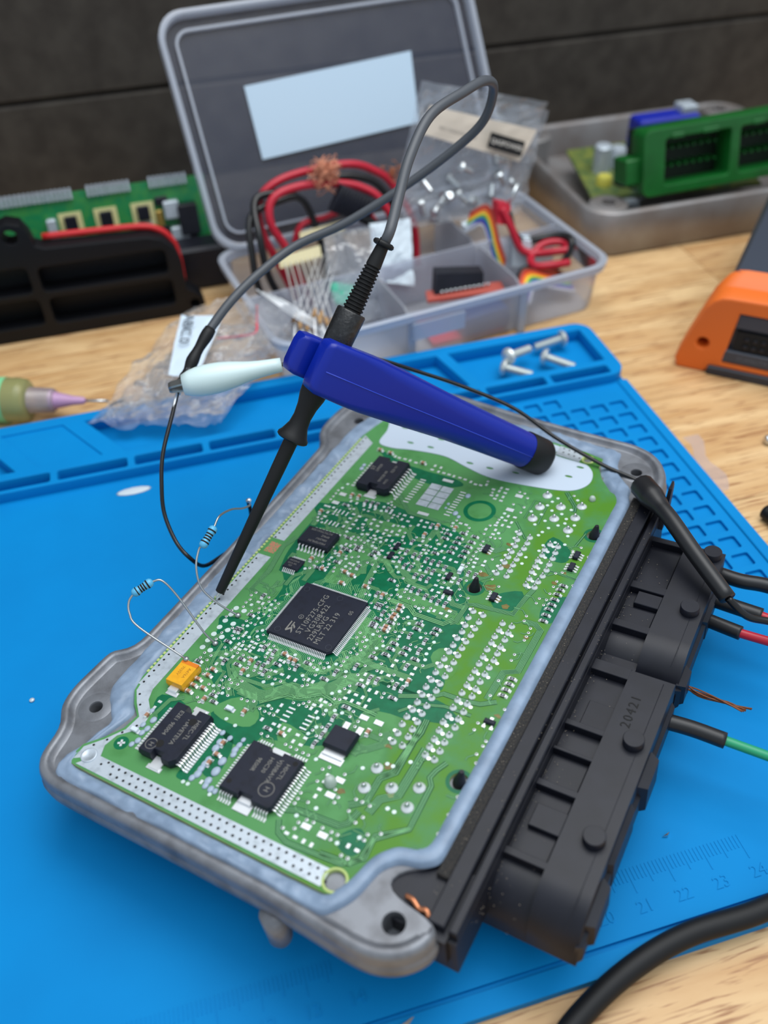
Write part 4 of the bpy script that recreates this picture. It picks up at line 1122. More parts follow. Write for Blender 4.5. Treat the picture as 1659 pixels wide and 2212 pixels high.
so_chip('small_logic_chip', -20.8, -15.5, 13.1, 17.5, 1.1, 7, 'y', 0.26, 1.0, lines=(('MC33915', .8, -19.8, 16.2, 0), ('DCA EG', .8, -19.8, 15.1, 0), ('T27', .8, -19.2, 14.1, 0)))
c1 = so_chip('injector_driver_chip', -15.8, -5.0, -55.0, -39.6, 3.1, 18, 'x', 0.4, 2.2, notch=(-12.0, -8.7, 1.6), cham=1.4, tab=True, label='black power chip with two round dimples by the white corner',
             lines=(('H0EC-TL', 1.6, -6.9, -42.2, D), ('HAVETEVA', 1.6, -9.2, -43.0, D), ('E2E1 9E004', 1.6, -12.6, -41.6, D), ('H', 1.6, -13.5, -52.0, D)))
b = MB()
b.plate(circ(-13.5, -52.5, 1.5, 28), [circ(-13.5, -52.5, 1.36, 28)], 3.1, 3.12)
part('emblem_ring', b, m_ink, c1)
b = MB()
for x, y in ((-8.2, -43.3), (-11.6, -51.6)):
    b.prism(circ(x, y, 1.05, 20), 3.08, 3.12)
part('dimple', b, m_dark, c1)
b = MB()
ic_body(b, 8.0, 22.2, -54.6, -40.6, 0.15, 2.6, cham=0.6, notch=(13.2, 17.0, 0.9))
c2 = part('power_stage_chip', b, m_ic, ECU, label='black square chip with pins on four sides and a round emblem')
me = shared(gull(0.3, 1.6, 1.1), 'pin', [m_tin])
pl = [(22.2, -53.6 + k * 0.76, 0) for k in range(17)] + [(8.0, -53.6 + k * 0.76, pi) for k in range(17)]
pl += [(8.6 + k * 0.75, -54.6, -pi / 2) for k in range(5)] + [(18.4 + k * 0.75, -54.6, -pi / 2) for k in range(5)]
pl += [(8.6 + k * 0.75, -40.6, pi / 2) for k in range(5)] + [(18.4 + k * 0.75, -40.6, pi / 2) for k in range(5)]
pins(c2, me, pl)
b = MB()
for s, x, y in (('H0CTL', 19.6, -43.0), ('VJ30BAVX', 17.5, -42.6), ('H0C30', 15.2, -43.0), ('9E00R', 12.6, -44.2)):
    b.text(s, 1.5, TM(x, y, 2.605, D), 0.012)
b.plate(circ(18.6, -50.6, 1.9, 28), [circ(18.6, -50.6, 1.74, 28)], 2.6, 2.625)
b.text('H', 1.8, TM(18.6, -49.9, 2.605, D), 0.012)
part('marking', b, m_ink, c2)
b = MB()
b.box(12.9, 17.3, -57.0, -53.6, 0.05, 0.3, bev=0.1)
b.box(13.4, 16.8, -55.0, -53.5, 0.3, 1.0, bev=0.1)
b.box(12.6, 17.4, -40.9, -39.3, 0.05, 0.5, bev=0.1)
part('heat_tab', b, m_tin, c2)
b = MB()
for x, y in ((9.5, -52.4), (20.9, -42.2)):
    b.prism(circ(x, y, 0.65, 16), 2.58, 2.62)
part('dimple', b, m_dark, c2)
# transistor with tab
b = MB()
ic_body(b, 23.2, 30.0, -34.6, -28.5, 0.3, 2.5, t=0.3)
c3 = part('power_transistor', b, m_ic, ECU, label='plain black power transistor with a bright tab')
b = MB()
b.box(23.8, 29.3, -36.0, -34.0, 0.1, 0.7, bev=0.1)
b.box(23.4, 29.6, -37.2, -35.2, 0.02, 0.25, bev=0.08)
for x in (24.9, 28.6):
    b.box(x - 0.4, x + 0.4, -28.8, -26.6, 0.1, 0.9, bev=0.1)
    b.box(x - 0.8, x + 0.8, -27.8, -25.6, 0.02, 0.25, bev=0.08)
part('heat_tab', b, m_tin, c3)
# tantalum capacitor
b = MB()
b.loft([[(-23.3, -35.4, 0.3), (-18.2, -35.4, 0.3), (-18.2, -28.2, 0.3), (-23.3, -28.2, 0.3)], [(-23.5, -35.6, 1.5), (-18.0, -35.6, 1.5), (-18.0, -28.0, 1.5), (-23.5, -28.0, 1.5)], [(-23.3, -35.4, 2.9), (-18.2, -35.4, 2.9), (-18.2, -28.2, 2.9), (-23.3, -28.2, 2.9)]])
tant = part('tantalum_capacitor', b, m_gold, ECU, label='golden yellow tantalum capacitor with an orange stripe')
b = MB()
b.box(-23.35, -18.15, -29.3, -28.15, 2.2, 2.93)
part('polarity_band', b, mat('orange_band', (214, 118, 20), 0.4), tant)
b = MB()
b.box(-22.2, -19.4, -36.8, -35.2, 0.05, 1.3, bev=0.15)
b.box(-22.6, -19.0, -37.6, -36.2, 0.02, 0.3, bev=0.1)
b.box(-22.2, -19.4, -28.4, -26.6, 0.05, 0.8, bev=0.15)
part('terminal', b, m_tin, tant)
b = MB()
b.text('A476A', 1.2, TM(-19.6, -30.0, 2.91, D), 0.01)
b.text('7035V', 1.2, TM(-21.6, -30.0, 2.91, D), 0.01)
part('marking', b, mat('brown_ink', (150, 96, 12), 0.6), tant)
# small transistors and six pin chips
b = MB()
ic_body(b, -1.4, 1.4, -0.65, 0.65, 0.1, 1.0, t=0.1)
b.mi = 1
for x, s in ((-0.95, -1), (0.95, -1), (0, 1)):
    b.box(x - 0.2, x + 0.2, min(s * 0.6, s * 1.2), max(s * 0.6, s * 1.2), 0.05, 0.4)
    b.box(x - 0.45, x + 0.45, min(s * 1.0, s * 1.75), max(s * 1.0, s * 1.75), 0.02, 0.18, bev=0.05)
me = shared(b, 'small_transistor', [m_ic, m_tin])
copies('small_transistor', me, [(x, y, AX[d] + (pi if d == 'y' else 0)) for x, y, d in SOT], board, None)
b = MB()
ic_body(b, -1.5, 1.5, -0.8, 0.8, 0.1, 1.1, t=0.12)
b.mi = 1
for x in (-1, 0, 1):
    for s in (-1, 1):
        b.box(x - 0.18, x + 0.18, min(s * 0.75, s * 1.3), max(s * 0.75, s * 1.3), 0.05, 0.4)
        b.box(x - 0.32, x + 0.32, min(s * 1.2, s * 1.85), max(s * 1.2, s * 1.85), 0.02, 0.18, bev=0.05)
me = shared(b, 'six_pin_chip', [m_ic, m_tin])
copies('six_pin_chip', me, [(x, y, AX[d]) for x, y, d in SO6], board, None)
# empty footprint: tinned slug tiles
for i in range(2):
    for j in range(4):
        b = MB()
        b.box(1.8 + i * 4.0, 5.5 + i * 4.0, 53.3 + j * 2.85, 55.9 + j * 2.85, 0.02, 0.22, bev=0.08)
        part('slug_tile', b, m_strip, board)
for y in (67.4, 50.2):
    b = MB()
    b.box(4.2, 7.8, y - 0.6, y + 0.6, 0.02, 0.2, bev=0.06)
    part('slug_tile', b, m_pad, board)
b = MB()
b.lathe((-27.5, -60.4, 0.05), (0, 0, 1), [(0, 2.1), (0.25, 2.0), (0.28, 1.6), (0.12, 1.45), (0.15, 0.05)], 24)
part('rivet', b, m_strip, board)
for x, y, r in HOLES[3:]:
    b = MB()
    b.lathe((x, y, 0.02), (0, 0, 1), [(-1.6, r), (0.0, r), (0.15, r + 0.05), (0.15, r + 0.5), (0, r + 0.6)], 24, cap=False)
    part('hole_ring', b, m_edge, board)
for x, y, r in HOLES[:3]:
    b = MB()
    b.loft([[(x + 1.7 * cos(t), y + 1.7 * sin(t), -3) for t in [k * pi / 6 for k in range(12)]], [(x + 1.5 * cos(t), y + 1.5 * sin(t), 0.2) for t in [k * pi / 6 for k in range(12)]], [(x + 0.5 + 0.55 * cos(t), y + 0.6 + 0.5 * sin(t), 3.4) for t in [k * pi / 6 for k in range(12)]]])
    part('alignment_post', b, m_black, board, 35)
for x, y, r, z in ((50.2, 75.2, 1.0, 1.3), (29.8, -41.8, 1.5, 1.6)):
    b = MB()
    b.ball((x, y, 0.3), r, z, 14, 8)
    part('clear_glue_blob', b, mat('pale_glue', (196, 212, 202), 0.3, trans=0.3), board)

# sealant bead ----------------------------------------------------------
def ray_hit(poly, c, a):
    d = Vector((cos(a), sin(a)))
    best = 0
    n = len(poly)
    for i in range(n):
        p, q = poly[i] - c, poly[(i + 1) % n] - c
        e_ = q - p
        den = d.x * e_.y - d.y * e_.x
        if abs(den) < 1e-9:
            continue
        t = (p.x * e_.y - p.y * e_.x) / den
        u = (p.x * d.y - p.y * d.x) / den
        if t > 0 and -1e-6 <= u <= 1 + 1e-6:
            best = max(best, t)
    return best


cen = Vector((13, 20))
pin_ = [Vector(p) for p in PCBOUT]
pout = offset(O, 3.3)
NS, NR = 560, 9
rin, rout = [], []
for k in range(NS):
    a = 2 * pi * k / NS
    d = Vector((cos(a), sin(a)))
    r0 = ray_hit(pin_, cen, a)
    r1 = ray_hit(pout, cen, a)
    # local obliqueness of the board edge
    r0b = ray_hit(pin_, cen, a + 0.004)
    tv = Vector((cos(a + 0.004), sin(a + 0.004))) * r0b - d * r0
    nrm = Vector((tv.y, -tv.x)).normalized()
    ob = max(0.35, abs(nrm.dot(d)))
    x = cen.x + d.x * r0
    y = cen.y + d.y * r0
    right = x > 57 and y > -44
    lo_right = x > 44 and y <= -44
    wmax = (3.0 if right else (3.6 if lo_right else 6.2)) / ob
    rin.append(r0 - (1.6 if right else (1.5 if lo_right else -0.1)) / ob)
    if right or lo_right:
        rout.append(r0 + 2.2 / ob)
    else:
        rout.append(max(r0 + 1.0, min(r1, r0 + wmax)))
for _ in range(4):
    rin = [(rin[i - 1] + 2 * rin[i] + rin[(i + 1) % NS]) / 4 for i in range(NS)]
    rout = [(rout[i - 1] + 2 * rout[i] + rout[(i + 1) % NS]) / 4 for i in range(NS)]
b = MB()
b.sm = True
rows = []
for j in range(NR + 1):
    t = j / NR
    rw = []
    for k in range(NS):
        a = 2 * pi * k / NS
        r = rin[k] + (rout[k] - rin[k]) * t
        x, y = cen.x + r * cos(a), cen.y + r * sin(a)
        neat = x > 55 and y > -50
        bulge = math.sqrt(max(0, 1 - (2 * t - 1) ** 2))
        if neat or (x > 44 and y < -40):
            z = -0.35 + 1.15 * bulge + 0.06 * noise.noise((x * 0.3, y * 0.3, 3))
        else:
            z = -0.75 + 0.75 * bulge + 0.95 * noise.noise((x * 0.2, y * 0.2, 1)) + 0.5 * noise.noise((x * 0.6, y * 0.6, 5)) * bulge + 0.25 * abs(noise.noise((x * 0.35 + y * 0.9, y * 0.35 - x * 0.9, 8)))
            if t < 0.2:
                z = min(z, -0.25)
        if j in (0, NR):
            z = -1.05 if not (neat and j == 0) else 0.02
        rw.append((x, y, z))
    rows.append(rw)
b.loft(rows, cap=False)
part('sealant', b, mat('grey_blue_sealant', (134, 154, 178), 0.42, col2=(116, 135, 158), vscale=0.2, bump=0.2, bscale=0.8, bdist=0.2), ECU)

# connector -------------------------------------------------------------
XR0, XR1, XR2 = 68.6, 79.2, 90.2


def shroud_profile(dz):
    """(y,z) outlines of the two connector shells"""
    up = [(73.2, -21), (73.2, -6 + dz), (36.5, -6 + dz)] + [(24.5 + 12 * cos(t), -6 + dz - 12 + 12 * sin(t)) for t in [radians(a) for a in (72, 54, 36, 18, 0)]][::1]
    up = [(73.2, -21), (73.2, -6 + dz), (36.5, -6 + dz)] + [(36.5 - 12 * sin(radians(a)), -18 + dz + 12 * cos(radians(a))) for a in (10, 20, 30, 40, 50, 60, 70, 80, 90)] + [(24.5, -21)]
    lo = [(22.5, -19.5), (22.5, -6.6 + dz), (22.0, -6 + dz), (-37, -6 + dz)] + [(-37 - 10 * sin(radians(a)), -16 + dz + 10 * cos(radians(a))) for a in (10, 20, 30, 40, 50, 60, 70, 80, 90)] + [(-47.2, -19.5)]
    return up, lo


b = MB()
for x0, x1, dz in ((XR1, XR2, 0.0), (XR0 - 2, XR1, -2.3)):
    for pr in shroud_profile(dz):
        b.loft([[(x0, y, z) for y, z in pr], [(x1, y, z) for y, z in pr]])
b.box(60.6, 69.9, -60.5, 83, -16, -4.0)
b.box(50, 68, -61.5, -46, -12, -3.0)
b.box(49, 66, -58, -47, -3.0, -2.2, bev=0.2)
b.box(67.5, XR1, 22.5, 32.3, -26, -11.0)
# mouth flange on the outer side with latch bumps
for y0, y1, z0, z1, dx in ((-47, 22, -19.4, -12, 0.9), (25, 73, -20, -12, 0.9), (-43, -31, -19.3, -9.8, 2.0), (-29, -12, -19.3, -8.6, 1.2), (-8, 3, -19.3, -8.8, 2.2), (26, 34, -19.5, -11, 1.8), (50, 60, -19.5, -11, 1.2)):
    b.loft([[(XR2 - 0.5, y0, z0), (XR2 - 0.5, y1, z0), (XR2 - 0.5, y1, z1), (XR2 - 0.5, y0, z1)], [(XR2 + dx, y0 + 1.2, z0 + 1), (XR2 + dx, y1 - 1.2, z0 + 1), (XR2 + dx, y1 - 1.2, z1 - 1), (XR2 + dx, y0 + 1.2, z1 - 1)]])
conn = part('connector', b, m_black, ECU, 30, label='long black plastic double connector shell')
for y0, y1 in ((71.2, 73.2), (50.8, 53.4), (35.4, 37.8), (18.8, 22.4), (0.1, 1.7), (-7.7, -6.8), (-18.3, -16.6), (-37.0, -35.2)):
    b = MB()
    b.box(XR0, XR1 + 0.1, y0, y1, -9.0, -6.0, bev=0.12)
    part('rib', b, m_black, conn)
for x0, x1, y0, y1, z in ((72.4, 79.1, 45.6, 50.4, -6.5), (71.9, 79.1, -28.4, -22.4, -6.5), (72.6, 79.1, 1.7, 10.2, -7.5), (70.2, 78.7, 38.2, 45.0, -8.0), (70.2, 78.7, 54, 69.5, -8.0), (70.2, 78.7, -16, -8.2, -8.0), (70.2, 78.7, -34.6, -18.8, -8.0)):
    b = MB()
    b.box(x0, x1, y0, y1, -8.2, z, bev=0.15)
    part('raised_block', b, m_black, conn)
for x, y in ((87.0, 72.0 - 1.2), (86.8, 47.6), (86.2, 1.0), (86.2, -26.3)):
    b = MB()
    b.lathe((x, y, -6.1), (0, 0, 1), [(0, 2.5), (2.1, 2.5), (2.3, 2.35)], 28)
    part('stud', b, m_black, conn, 40)
for x0, x1, z in ((63.3, 67.0, -0.9), (67.9, 69.8, -1.5)):
    b = MB()
    b.box(x0, x1, -59.5, 84, -6, z, bev=0.25)
    part('rail', b, m_black, conn)
b = MB()
b.box(60.6, 63.4, -50, 82, -4, -0.75, bev=0.2)
part('gritty_gasket', b, mat('gritty_gasket', (34, 33, 33), 0.8, col2=(70, 62, 54), vscale=2.5, lo=0.5, hi=0.72, bump=1.0, bscale=2.2, bdist=0.5), conn)
b = MB()
b.tube([(XR2 - 2.6, y + 0.001 * k, -5.98) for k, y in enumerate((-48, -30, 0, 21))], 0.07, 6)
b.tube([(XR2 - 2.6, y, -5.98) for y in (27, 40, 55, 72)], 0.07, 6)
part('mould_line', b, m_black, conn)
b = MB()
b.loft([[(69.8, 76.5, -6), (71.2, 76.5, -6), (71.2, 83, -6), (69.8, 83, -6)], [(70.6, 81.2, 6), (71.6, 81.2, 6), (71.6, 83.8, 6), (70.6, 83.8, 6)], [(70.9, 82.6, 7.4), (71.5, 82.6, 7.4), (71.5, 83.4, 7.4), (70.9, 83.4, 7.4)]])
part('latch_fin', b, m_black, conn)
b = MB()
b.text('20421', 3.4, TM(83.0, 4.6, -5.97, U), 0.06, space=1.25)
part('date_stamp', b, m_dark, conn)
rs = random.Random(5)
b = MB()
for k in range(420):
    x = rs.choice((rs.gauss(70.3, 0.5), rs.gauss(62.2, 0.6), rs.uniform(63, 78)))
    y = rs.uniform(-55, 78)
    z = {True: -0.7}.get(x < 63.4, -0.85 if x < 67 else (-1.4 if x < 69.8 else -7.8))
    r = rs.uniform(0.03, 0.085)
    b.box(x - r, x + r, y - r, y + r, z, z + r)
part('dust', b, mat('pale_dust', (140, 130, 116), 0.9), conn, kind='stuff')
b = MB()
b.tube(cr([(57, -56.6, -1.8), (58.8, -57.0, -1.2), (60.6, -57.9, -1.6), (62.2, -57.8, -1.1), (63.2, -58.6, -1.7)], 4), 0.55, 8)
part('copper_scrap', b, m_copper, ECU)

# ------------------------------------------------------------------ probe and its blue arm
H, T, F = Vector(HEAD), Vector(TIP), Vector(FOOT)
pd = (T - H).normalized()                     # down the probe
ad_ = (F - H)
ad_ = (ad_ - pd * ad_.dot(pd)).normalized()   # along the arm, head to foot
wd = ad_.cross(pd).normalized()
if wd.dot(Vector(CAMDIR)) < 0:
    wd = -wd
ARM = (F - H).length
ax = (F - H).normalized()
m_armblue = mat('blue_abs', (0, 32, 146), 0.36, spec=0.4, bump=0.06, bscale=3, bdist=0.03)
arm = thing('probe_arm', 'glossy blue plastic probe holder arm with a black rubber foot on the board', 'probe holder', F - Vector((0, 0, 8)))


def section(s, cw, hp, hw, cp=0.0, n=6, r=None):
    """rounded rectangle across the arm: hp along the probe, hw sideways"""
    r = r or min(hp, hw) * 0.45
    c = H + ax * s + wd * cw + pd * cp
    return [c + wd * x + pd * y for x, y in rrect(-hw, hw, -hp, hp, r, n)]


b = MB()
b.sm = True
sec = [(-5.6, 4.6, 5.2, 2.4, 0), (-5.0, 4.6, 6.6, 3.3, 0), (-3.5, 4.6, 7.2, 3.6, 0), (5, 4.4, 7.5, 3.8, 0), (11, 3.4, 7.6, 5.0, 0), (17, 2.2, 7.4, 6.0, 0), (28, 1.0, 7.0, 6.2, 0), (42, 0.2, 6.3, 5.8, 0), (56, 0, 5.9, 5.6, 0), (ARM - 7.0, 0, 5.5, 5.4, 0)]
b.loft([section(s, cw, hp, hw, cp, r=min(hp, hw) * (0.42 + 0.5 * max(0, s) / ARM)) for s, cw, hp, hw, cp in sec])
part('arm_body', b, m_armblue, arm, 50)
b = MB()
b.sm = True
b.loft([section(s, cw, hp, hw, 0) for s, cw, hp, hw in ((-9.6, -3.2, 3.6, 1.8), (-8.8, -3.2, 5.2, 2.9), (-7, -3.2, 5.6, 3.2), (6, -3.4, 5.8, 3.0), (14, -3.8, 6.0, 3.0), (24, -5, 5.4, 3.4), (31, -5.4, 4.2, 2.6), (33, -5.4, 2.6, 1.6))])
part('clamp_jaw', b, m_armblue, arm, 50)
b = MB()
b.loft([section(s, cw, hp, hw, 0) for s, cw, hp, hw in ((30, -7, 3.4, 1.6), (34, -7, 3.6, 1.8), (36, -7, 2.4, 1.2))])
part('rubber_pad', b, m_black_matte, arm, 50)
b = MB()
b.sm = True
b.loft([section(s, 0, hp, hw, 0, r=min(hp, hw) * 0.92) for s, hp, hw in ((ARM - 7.0, 5.7, 5.6), (ARM - 6.4, 5.9, 5.8), (ARM + 0.6, 5.8, 5.7), (ARM + 1.8, 5.1, 5.0), (ARM + 2.2, 4.0, 4.0))])
part('rubber_foot', b, m_black_matte, arm, 60)
b = MB()
b.tube([H + ax * s + wd * (cw + hw + 0.02) + pd * 0.6 for s, cw, hp, hw, cp in sec[2:]], 0.16, 6)
part('mould_seam', b, mat('blue_seam', (40, 66, 190), 0.4), arm)

probe = thing('test_probe', 'slim black spring test probe with ribbed collar and grey cable, clamped by the blue arm', 'probe', T)
b = MB()
LP = (T - H).length
b.lathe(H, pd, [(4, 3.5), (7, 3.7), (9, 3.5), (12, 2.75), (15, 2.45), (17.5, 2.7), (20, 3.7), (20.8, 4.3), (21.5, 4.35), (21.9, 3.9), (22.2, 2.4)], 28)
part('grip', b, m_black_matte, probe, 45)
b = MB()
b.lathe(H, pd, [(21.5, 2.0), (30, 1.95), (50, 1.65), (LP - 3.4, 1.35), (LP - 3.2, 1.1)], 22)
part('shaft', b, m_black_matte, probe, 45)
b = MB()
b.lathe(H, pd, [(LP - 4, 0.55), (LP - 1.5, 0.5), (LP - 0.3, 0.06)], 10)
part('needle', b, m_steel, probe)
b = MB()
b.lathe(H, pd, [(10, 3.0), (-8, 3.9), (-15.2, 4.0), (-15.6, 3.7), (-15.7, 2.2)], 26)
part('collar', b, mat('scuffed_black', (24, 25, 27), 0.35, col2=(48, 50, 52), vscale=0.9, lo=0.5, hi=0.8, bump=0.6, bscale=1.4, bdist=0.2), probe, 45)
b = MB()
prof = [(-15, 2.6)]
for k in range(12):
    r = 2.75 - k * 0.05
    t = -16.0 - k * 1.0
    prof += [(t, r - 0.42), (t - 0.25, r), (t - 0.6, r), (t - 0.8, r - 0.42)]
prof += [(-28.2, 2.05), (-34.0, 1.6), (-35.5, 1.45)]
b.lathe(H, pd, prof, 24)
part('strain_relief', b, m_black_matte, probe, 30)
b = MB()
cR = H - pd * 34.2
u = pd.orthogonal().normalized()
w2 = pd.cross(u)
b.tube([cR + (u * cos(k * pi / 12) + w2 * sin(k * pi / 12)) * 2.15 for k in range(25)], 0.75, 8, caps=False)
part('ring', b, m_black_matte, probe, 60)
top = H - pd * 34
cab = [top, top - pd * 4] + [Vector(p) for p in CABLE[1:-1]]
b = MB()
b.tube(cr(cab, 8), 1.42, 12)
part('cable', b, m_grey_cable, probe)
b = MB()
sh = cr([Vector(p) for p in CABLE[-4:-1]] + [Vector(CABLE[-2]).lerp(Vector(CABLE[-1]), 0.45)], 6)
b.tube(sh, [1.75 + 0.22 * sin(k * 1.1) for k in range(len(sh))], 10)
part('cable_sleeve', b, m_black_matte, probe)
b = MB()
b.tube(cr([Vector(p) for p in CABLE[-2:]] + [Vector(THINWIRE[1])], 6), 0.5, 8)
b.ball(Vector(CABLE[-1]) + Vector((0.2, 0.2, -0.4)), 0.8, 1.4)
part('solder_joint', b, m_tin, probe)

tw = thing('jumper_wire', 'thin black jumper wire drooping from the white clip beside the control unit', 'wire', (-50, 118, 13))
b = MB()
b.tube(cr([Vector(p) for p in THINWIRE], 7), 0.62, 10)
part('insulation', b, m_black_gloss, tw)
b = MB()
b.tube([Vector(THINWIRE[-2]), Vector(THINWIRE[-1]), Vector(THINWIRE[-1]) + Vector((0.4, -0.8, 0.4))], 0.4, 8)
b.ball(Vector(THINWIRE[-1]) + Vector((0.3, -0.6, 0.3)), 0.75, 1)
part('tinned_end', b, m_tin, tw)

# alligator clip ---------------------------------------------------------
clip = thing('alligator_clip', 'white sleeved alligator clip biting the soldered joint of the probe cable', 'clip', (-35, 148, 54))
A = [Vector(p) for p in CLIPAX]
b = MB()
n = 14
pts = [A[1].lerp(A[4], k / (n - 1)) for k in range(n)]
ra = [3.0, 3.9, 4.4, 4.6, 4.6, 4.5, 4.2, 3.8, 3.3, 2.9, 2.6, 2.4, 2.25, 2.1]
b.tube(pts, ra, 18)
part('sleeve', b, mat('white_pvc', (206, 226, 226), 0.35, sub=0.3), clip)
d = (A[1] - A[4]).normalized()
sd = d.cross(Vector((0, 0, 1))).normalized()
upv = sd.cross(d).normalized()
b = MB()
for s in (-1, 1):
    Mx = Matrix((( d.x, sd.x, upv.x, A[1].x), (d.y, sd.y, upv.y, A[1].y), (d.z, sd.z, upv.z, A[1].z), (0, 0, 0, 1)))
    b.loft([[(-4, -1.6, s * 1.8), (-4, 1.6, s * 1.8), (-4, 1.6, s * 1.3), (-4, -1.6, s * 1.3)], [(3.4, -1.3, s * 1.2), (3.4, 1.3, s * 1.2), (3.4, 1.3, s * 0.5), (3.4, -1.3, s * 0.5)], [(4.2, -1.2, s * 0.9), (4.2, 1.2, s * 0.9), (4.2, 1.2, s * 0.1), (4.2, -1.2, s * 0.1)]], M=Mx)
part('jaws', b, m_steel, clip)
b = MB()
b.tube(cr([Vector(p) for p in CLIPWIRE], 7), 0.62, 10)
part('lead', b, m_black_gloss, clip)
b = MB()
e1 = Vector(CLIPWIRE[-1])
b.tube([e1, e1 + (Vector(SHRINK[0]) - e1) * 0.5 + Vector((0, 0, 1)), Vector(SHRINK[0])], 0.55, 8)
b.ball(e1 + Vector((0.5, -1, 1)), 0.9)
part('tinned_end', b, m_tin, clip)

# wires at the connector --------------------------------------------------
def wire_thing(name, label, tube_pts, r1, core_pts=None, r2=0.0, core=None, sleeve='sleeve', m=m_shrink):
    b0 = tube_pts[0]
    t = thing(name, label, 'wire', (b0[0], b0[1], b0[2] - 4))
    b = MB()
    c = cr([Vector(p) for p in tube_pts], 8)
    b.tube(c, r1 if not callable(r1) else [r1(k / (len(c) - 1)) for k in range(len(c))], 14)
    part(sleeve, b, m, t)
    if core_pts:
        b = MB()
        b.tube(cr([Vector(p) for p in core_pts], 8), r2, 10)
        part('insulation', b, core, t)
    return t


wire_thing('sleeved_pin_wire', 'black heat shrink sleeved wire lying across the top end of the connector', SHRINK, lambda t: 3.7 if t < 0.22 else (3.7 - (t - 0.22) * 8 if t < 0.36 else 2.55 - 0.3 * t), SHRINKWIRE, 1.0, m_black_gloss)
W = WIRES
wire_thing('sleeved_wire', 'fully black sleeved wire leaving the upper connector nearest the grid pockets', W[0], 2.15)
cut = lambda w, a: [w[0], w[1], tuple(Vector(w[1]).lerp(Vector(w[2]), a))]
wire_thing('sleeved_wire', 'black sleeved wire with a red end, second from the top of the connector', W[1][:3], 2.15, W[1][1:], 1.25, m_red)
wire_thing('sleeved_wire', 'black sleeved wire with a red end, beside the frayed copper strand', W[2][:3], 2.0, W[2][1:], 1.3, m_red)
wire_thing('sleeved_wire', 'black sleeved wire with a green end, leaving the lower connector', W[3][:3], 2.1, W[3][1:], 1.25, m_green_wire)
cs = thing('copper_strand', 'frayed dark copper wire strand poking out of the connector', 'wire', (76, 44, 8))
b = MB()
r_ = random.Random(9)
s0 = L2W(90, 33, -18)
for k in range(7):
    j = lambda q: Vector((r_.uniform(-q, q), r_.uniform(-q, q), r_.uniform(-q, q)))
    b.tube(cr([s0 + j(1.2), s0 + Vector((3.5, -3.5, -1)) + j(0.8), s0 + Vector((8, -8.5, -0.5)) + j(0.5), s0 + Vector((11 + r_.uniform(-1, 2), -12, 0)) + j(0.4)], 4), 0.22, 5)
part('strands', b, mat('dark_copper', (120, 72, 44), 0.5, metal=0.4), cs)
b = MB()
b.ball(s0 + Vector((-0.5, 0.5, -1.5)), 3.0, 1.0)
part('scorched_end', b, m_black_matte, cs)

m_lead = mat('lead_wire', (168, 172, 174), 0.32, metal=0.9)
# axial resistors -----------------------------------------------------------
def axial(label, pts, i0, i1, base):
    t = thing('axial_resistor', label, 'resistor', base, 'axial resistors soldered to the board')
    V = [Vector(p) for p in pts]
    a, c = V[i0], V[i1]
    b = MB()
    b.tube(cr(V[:i0 + 1], 8), 0.3, 8)
    b.ball(V[0], 0.85, 0.9)
    part('lead', b, m_lead, t)
    b = MB()
    b.tube(cr(V[i1:], 8), 0.3, 8)
    b.ball(V[-1], 0.75, 0.9)
    part('lead', b, m_lead, t)
    L_ = (c - a).length
    dd = (c - a).normalized()
    b = MB()
    pr = [(-0.5, 0.25), (-0.35, 0.7), (0.1, 1.15), (0.8, 1.25), (1.5, 1.15), (1.9, 1.0), (L_ - 1.9, 1.0), (L_ - 1.5, 1.15), (L_ - 0.8, 1.25), (L_ - 0.1, 1.15), (L_ + 0.35, 0.7), (L_ + 0.5, 0.25)]
    b.lathe(a, dd, pr, 18)
    part('body', b, mat('blue_lacquer', (84, 172, 214), 0.35), t, 60)
    for f, r in ((0.2, 1.24), (0.37, 1.04), (0.5, 1.04), (0.63, 1.04), (0.82, 1.24)):
        b = MB()
        b.lathe(a, dd, [(L_ * f - 0.22, r), (L_ * f + 0.22, r)], 18, cap=False)
        part('band', b, m_dark, t)
    return t


axial('blue striped resistor standing upright on bent leads beside the probe shaft', RLEADA, 5, 6, (-47, 86, 24))
axial('blue striped resistor in a wire arch above the housing rim, nearest the gold capacitor', RLEADB, 4, 5, (-62, 73, 24))

# thick cable ---------------------------------------------------------------
b = MB()
b.tube(cr([(130, -8, 2.9), (92, -13.2, 2.9), (68, -17.2, 2.8), (52.5, -19.0, 2.75), (36, -18.9, 2.7), (22, -21.2, 2.4), (8.5, -25.6, 1.0), (-2, -31.4, -0.3), (-12, -42, -0.35), (-20, -60, -0.35), (-26, -90, -0.35)], 10), 2.65, 20)
single('power_cable', b, m_black_matte, 'thick black cable curving across the mat corner in the foreground', 'cable')

m_screw = mat('zinc_plate', (214, 220, 218), 0.3, metal=0.6)
# screws ----------------------------------------------------------------------
def screw(label, p_head, p_tip):
    h_, t_ = Vector(p_head), Vector(p_tip)
    dd = (t_ - h_).normalized()
    L_ = (t_ - h_).length
    t = thing('machine_screw', label, 'screw', (h_.x, h_.y, 0), 'loose screws in the mat tray')
    b = MB()
    b.lathe(h_, dd, [(-0.1, 0.05), (0.0, 1.8), (0.5, 2.8), (1.3, 3.4), (2.1, 3.5), (2.3, 3.3), (2.35, 1.5)], 20)
    part('head', b, m_screw, t, 40)
    b = MB()
    prof = [(2, 1.5)]
    z = 2.4
    while z < L_ - 0.8:
        prof += [(z, 1.75), (z + 0.3, 1.45), (z + 0.6, 1.75)]
        z += 0.6
    prof += [(L_ - 0.5, 1.45), (L_, 0.9)]
    b.lathe(h_, dd, prof, 14)
    part('thread', b, m_screw, t, 30)


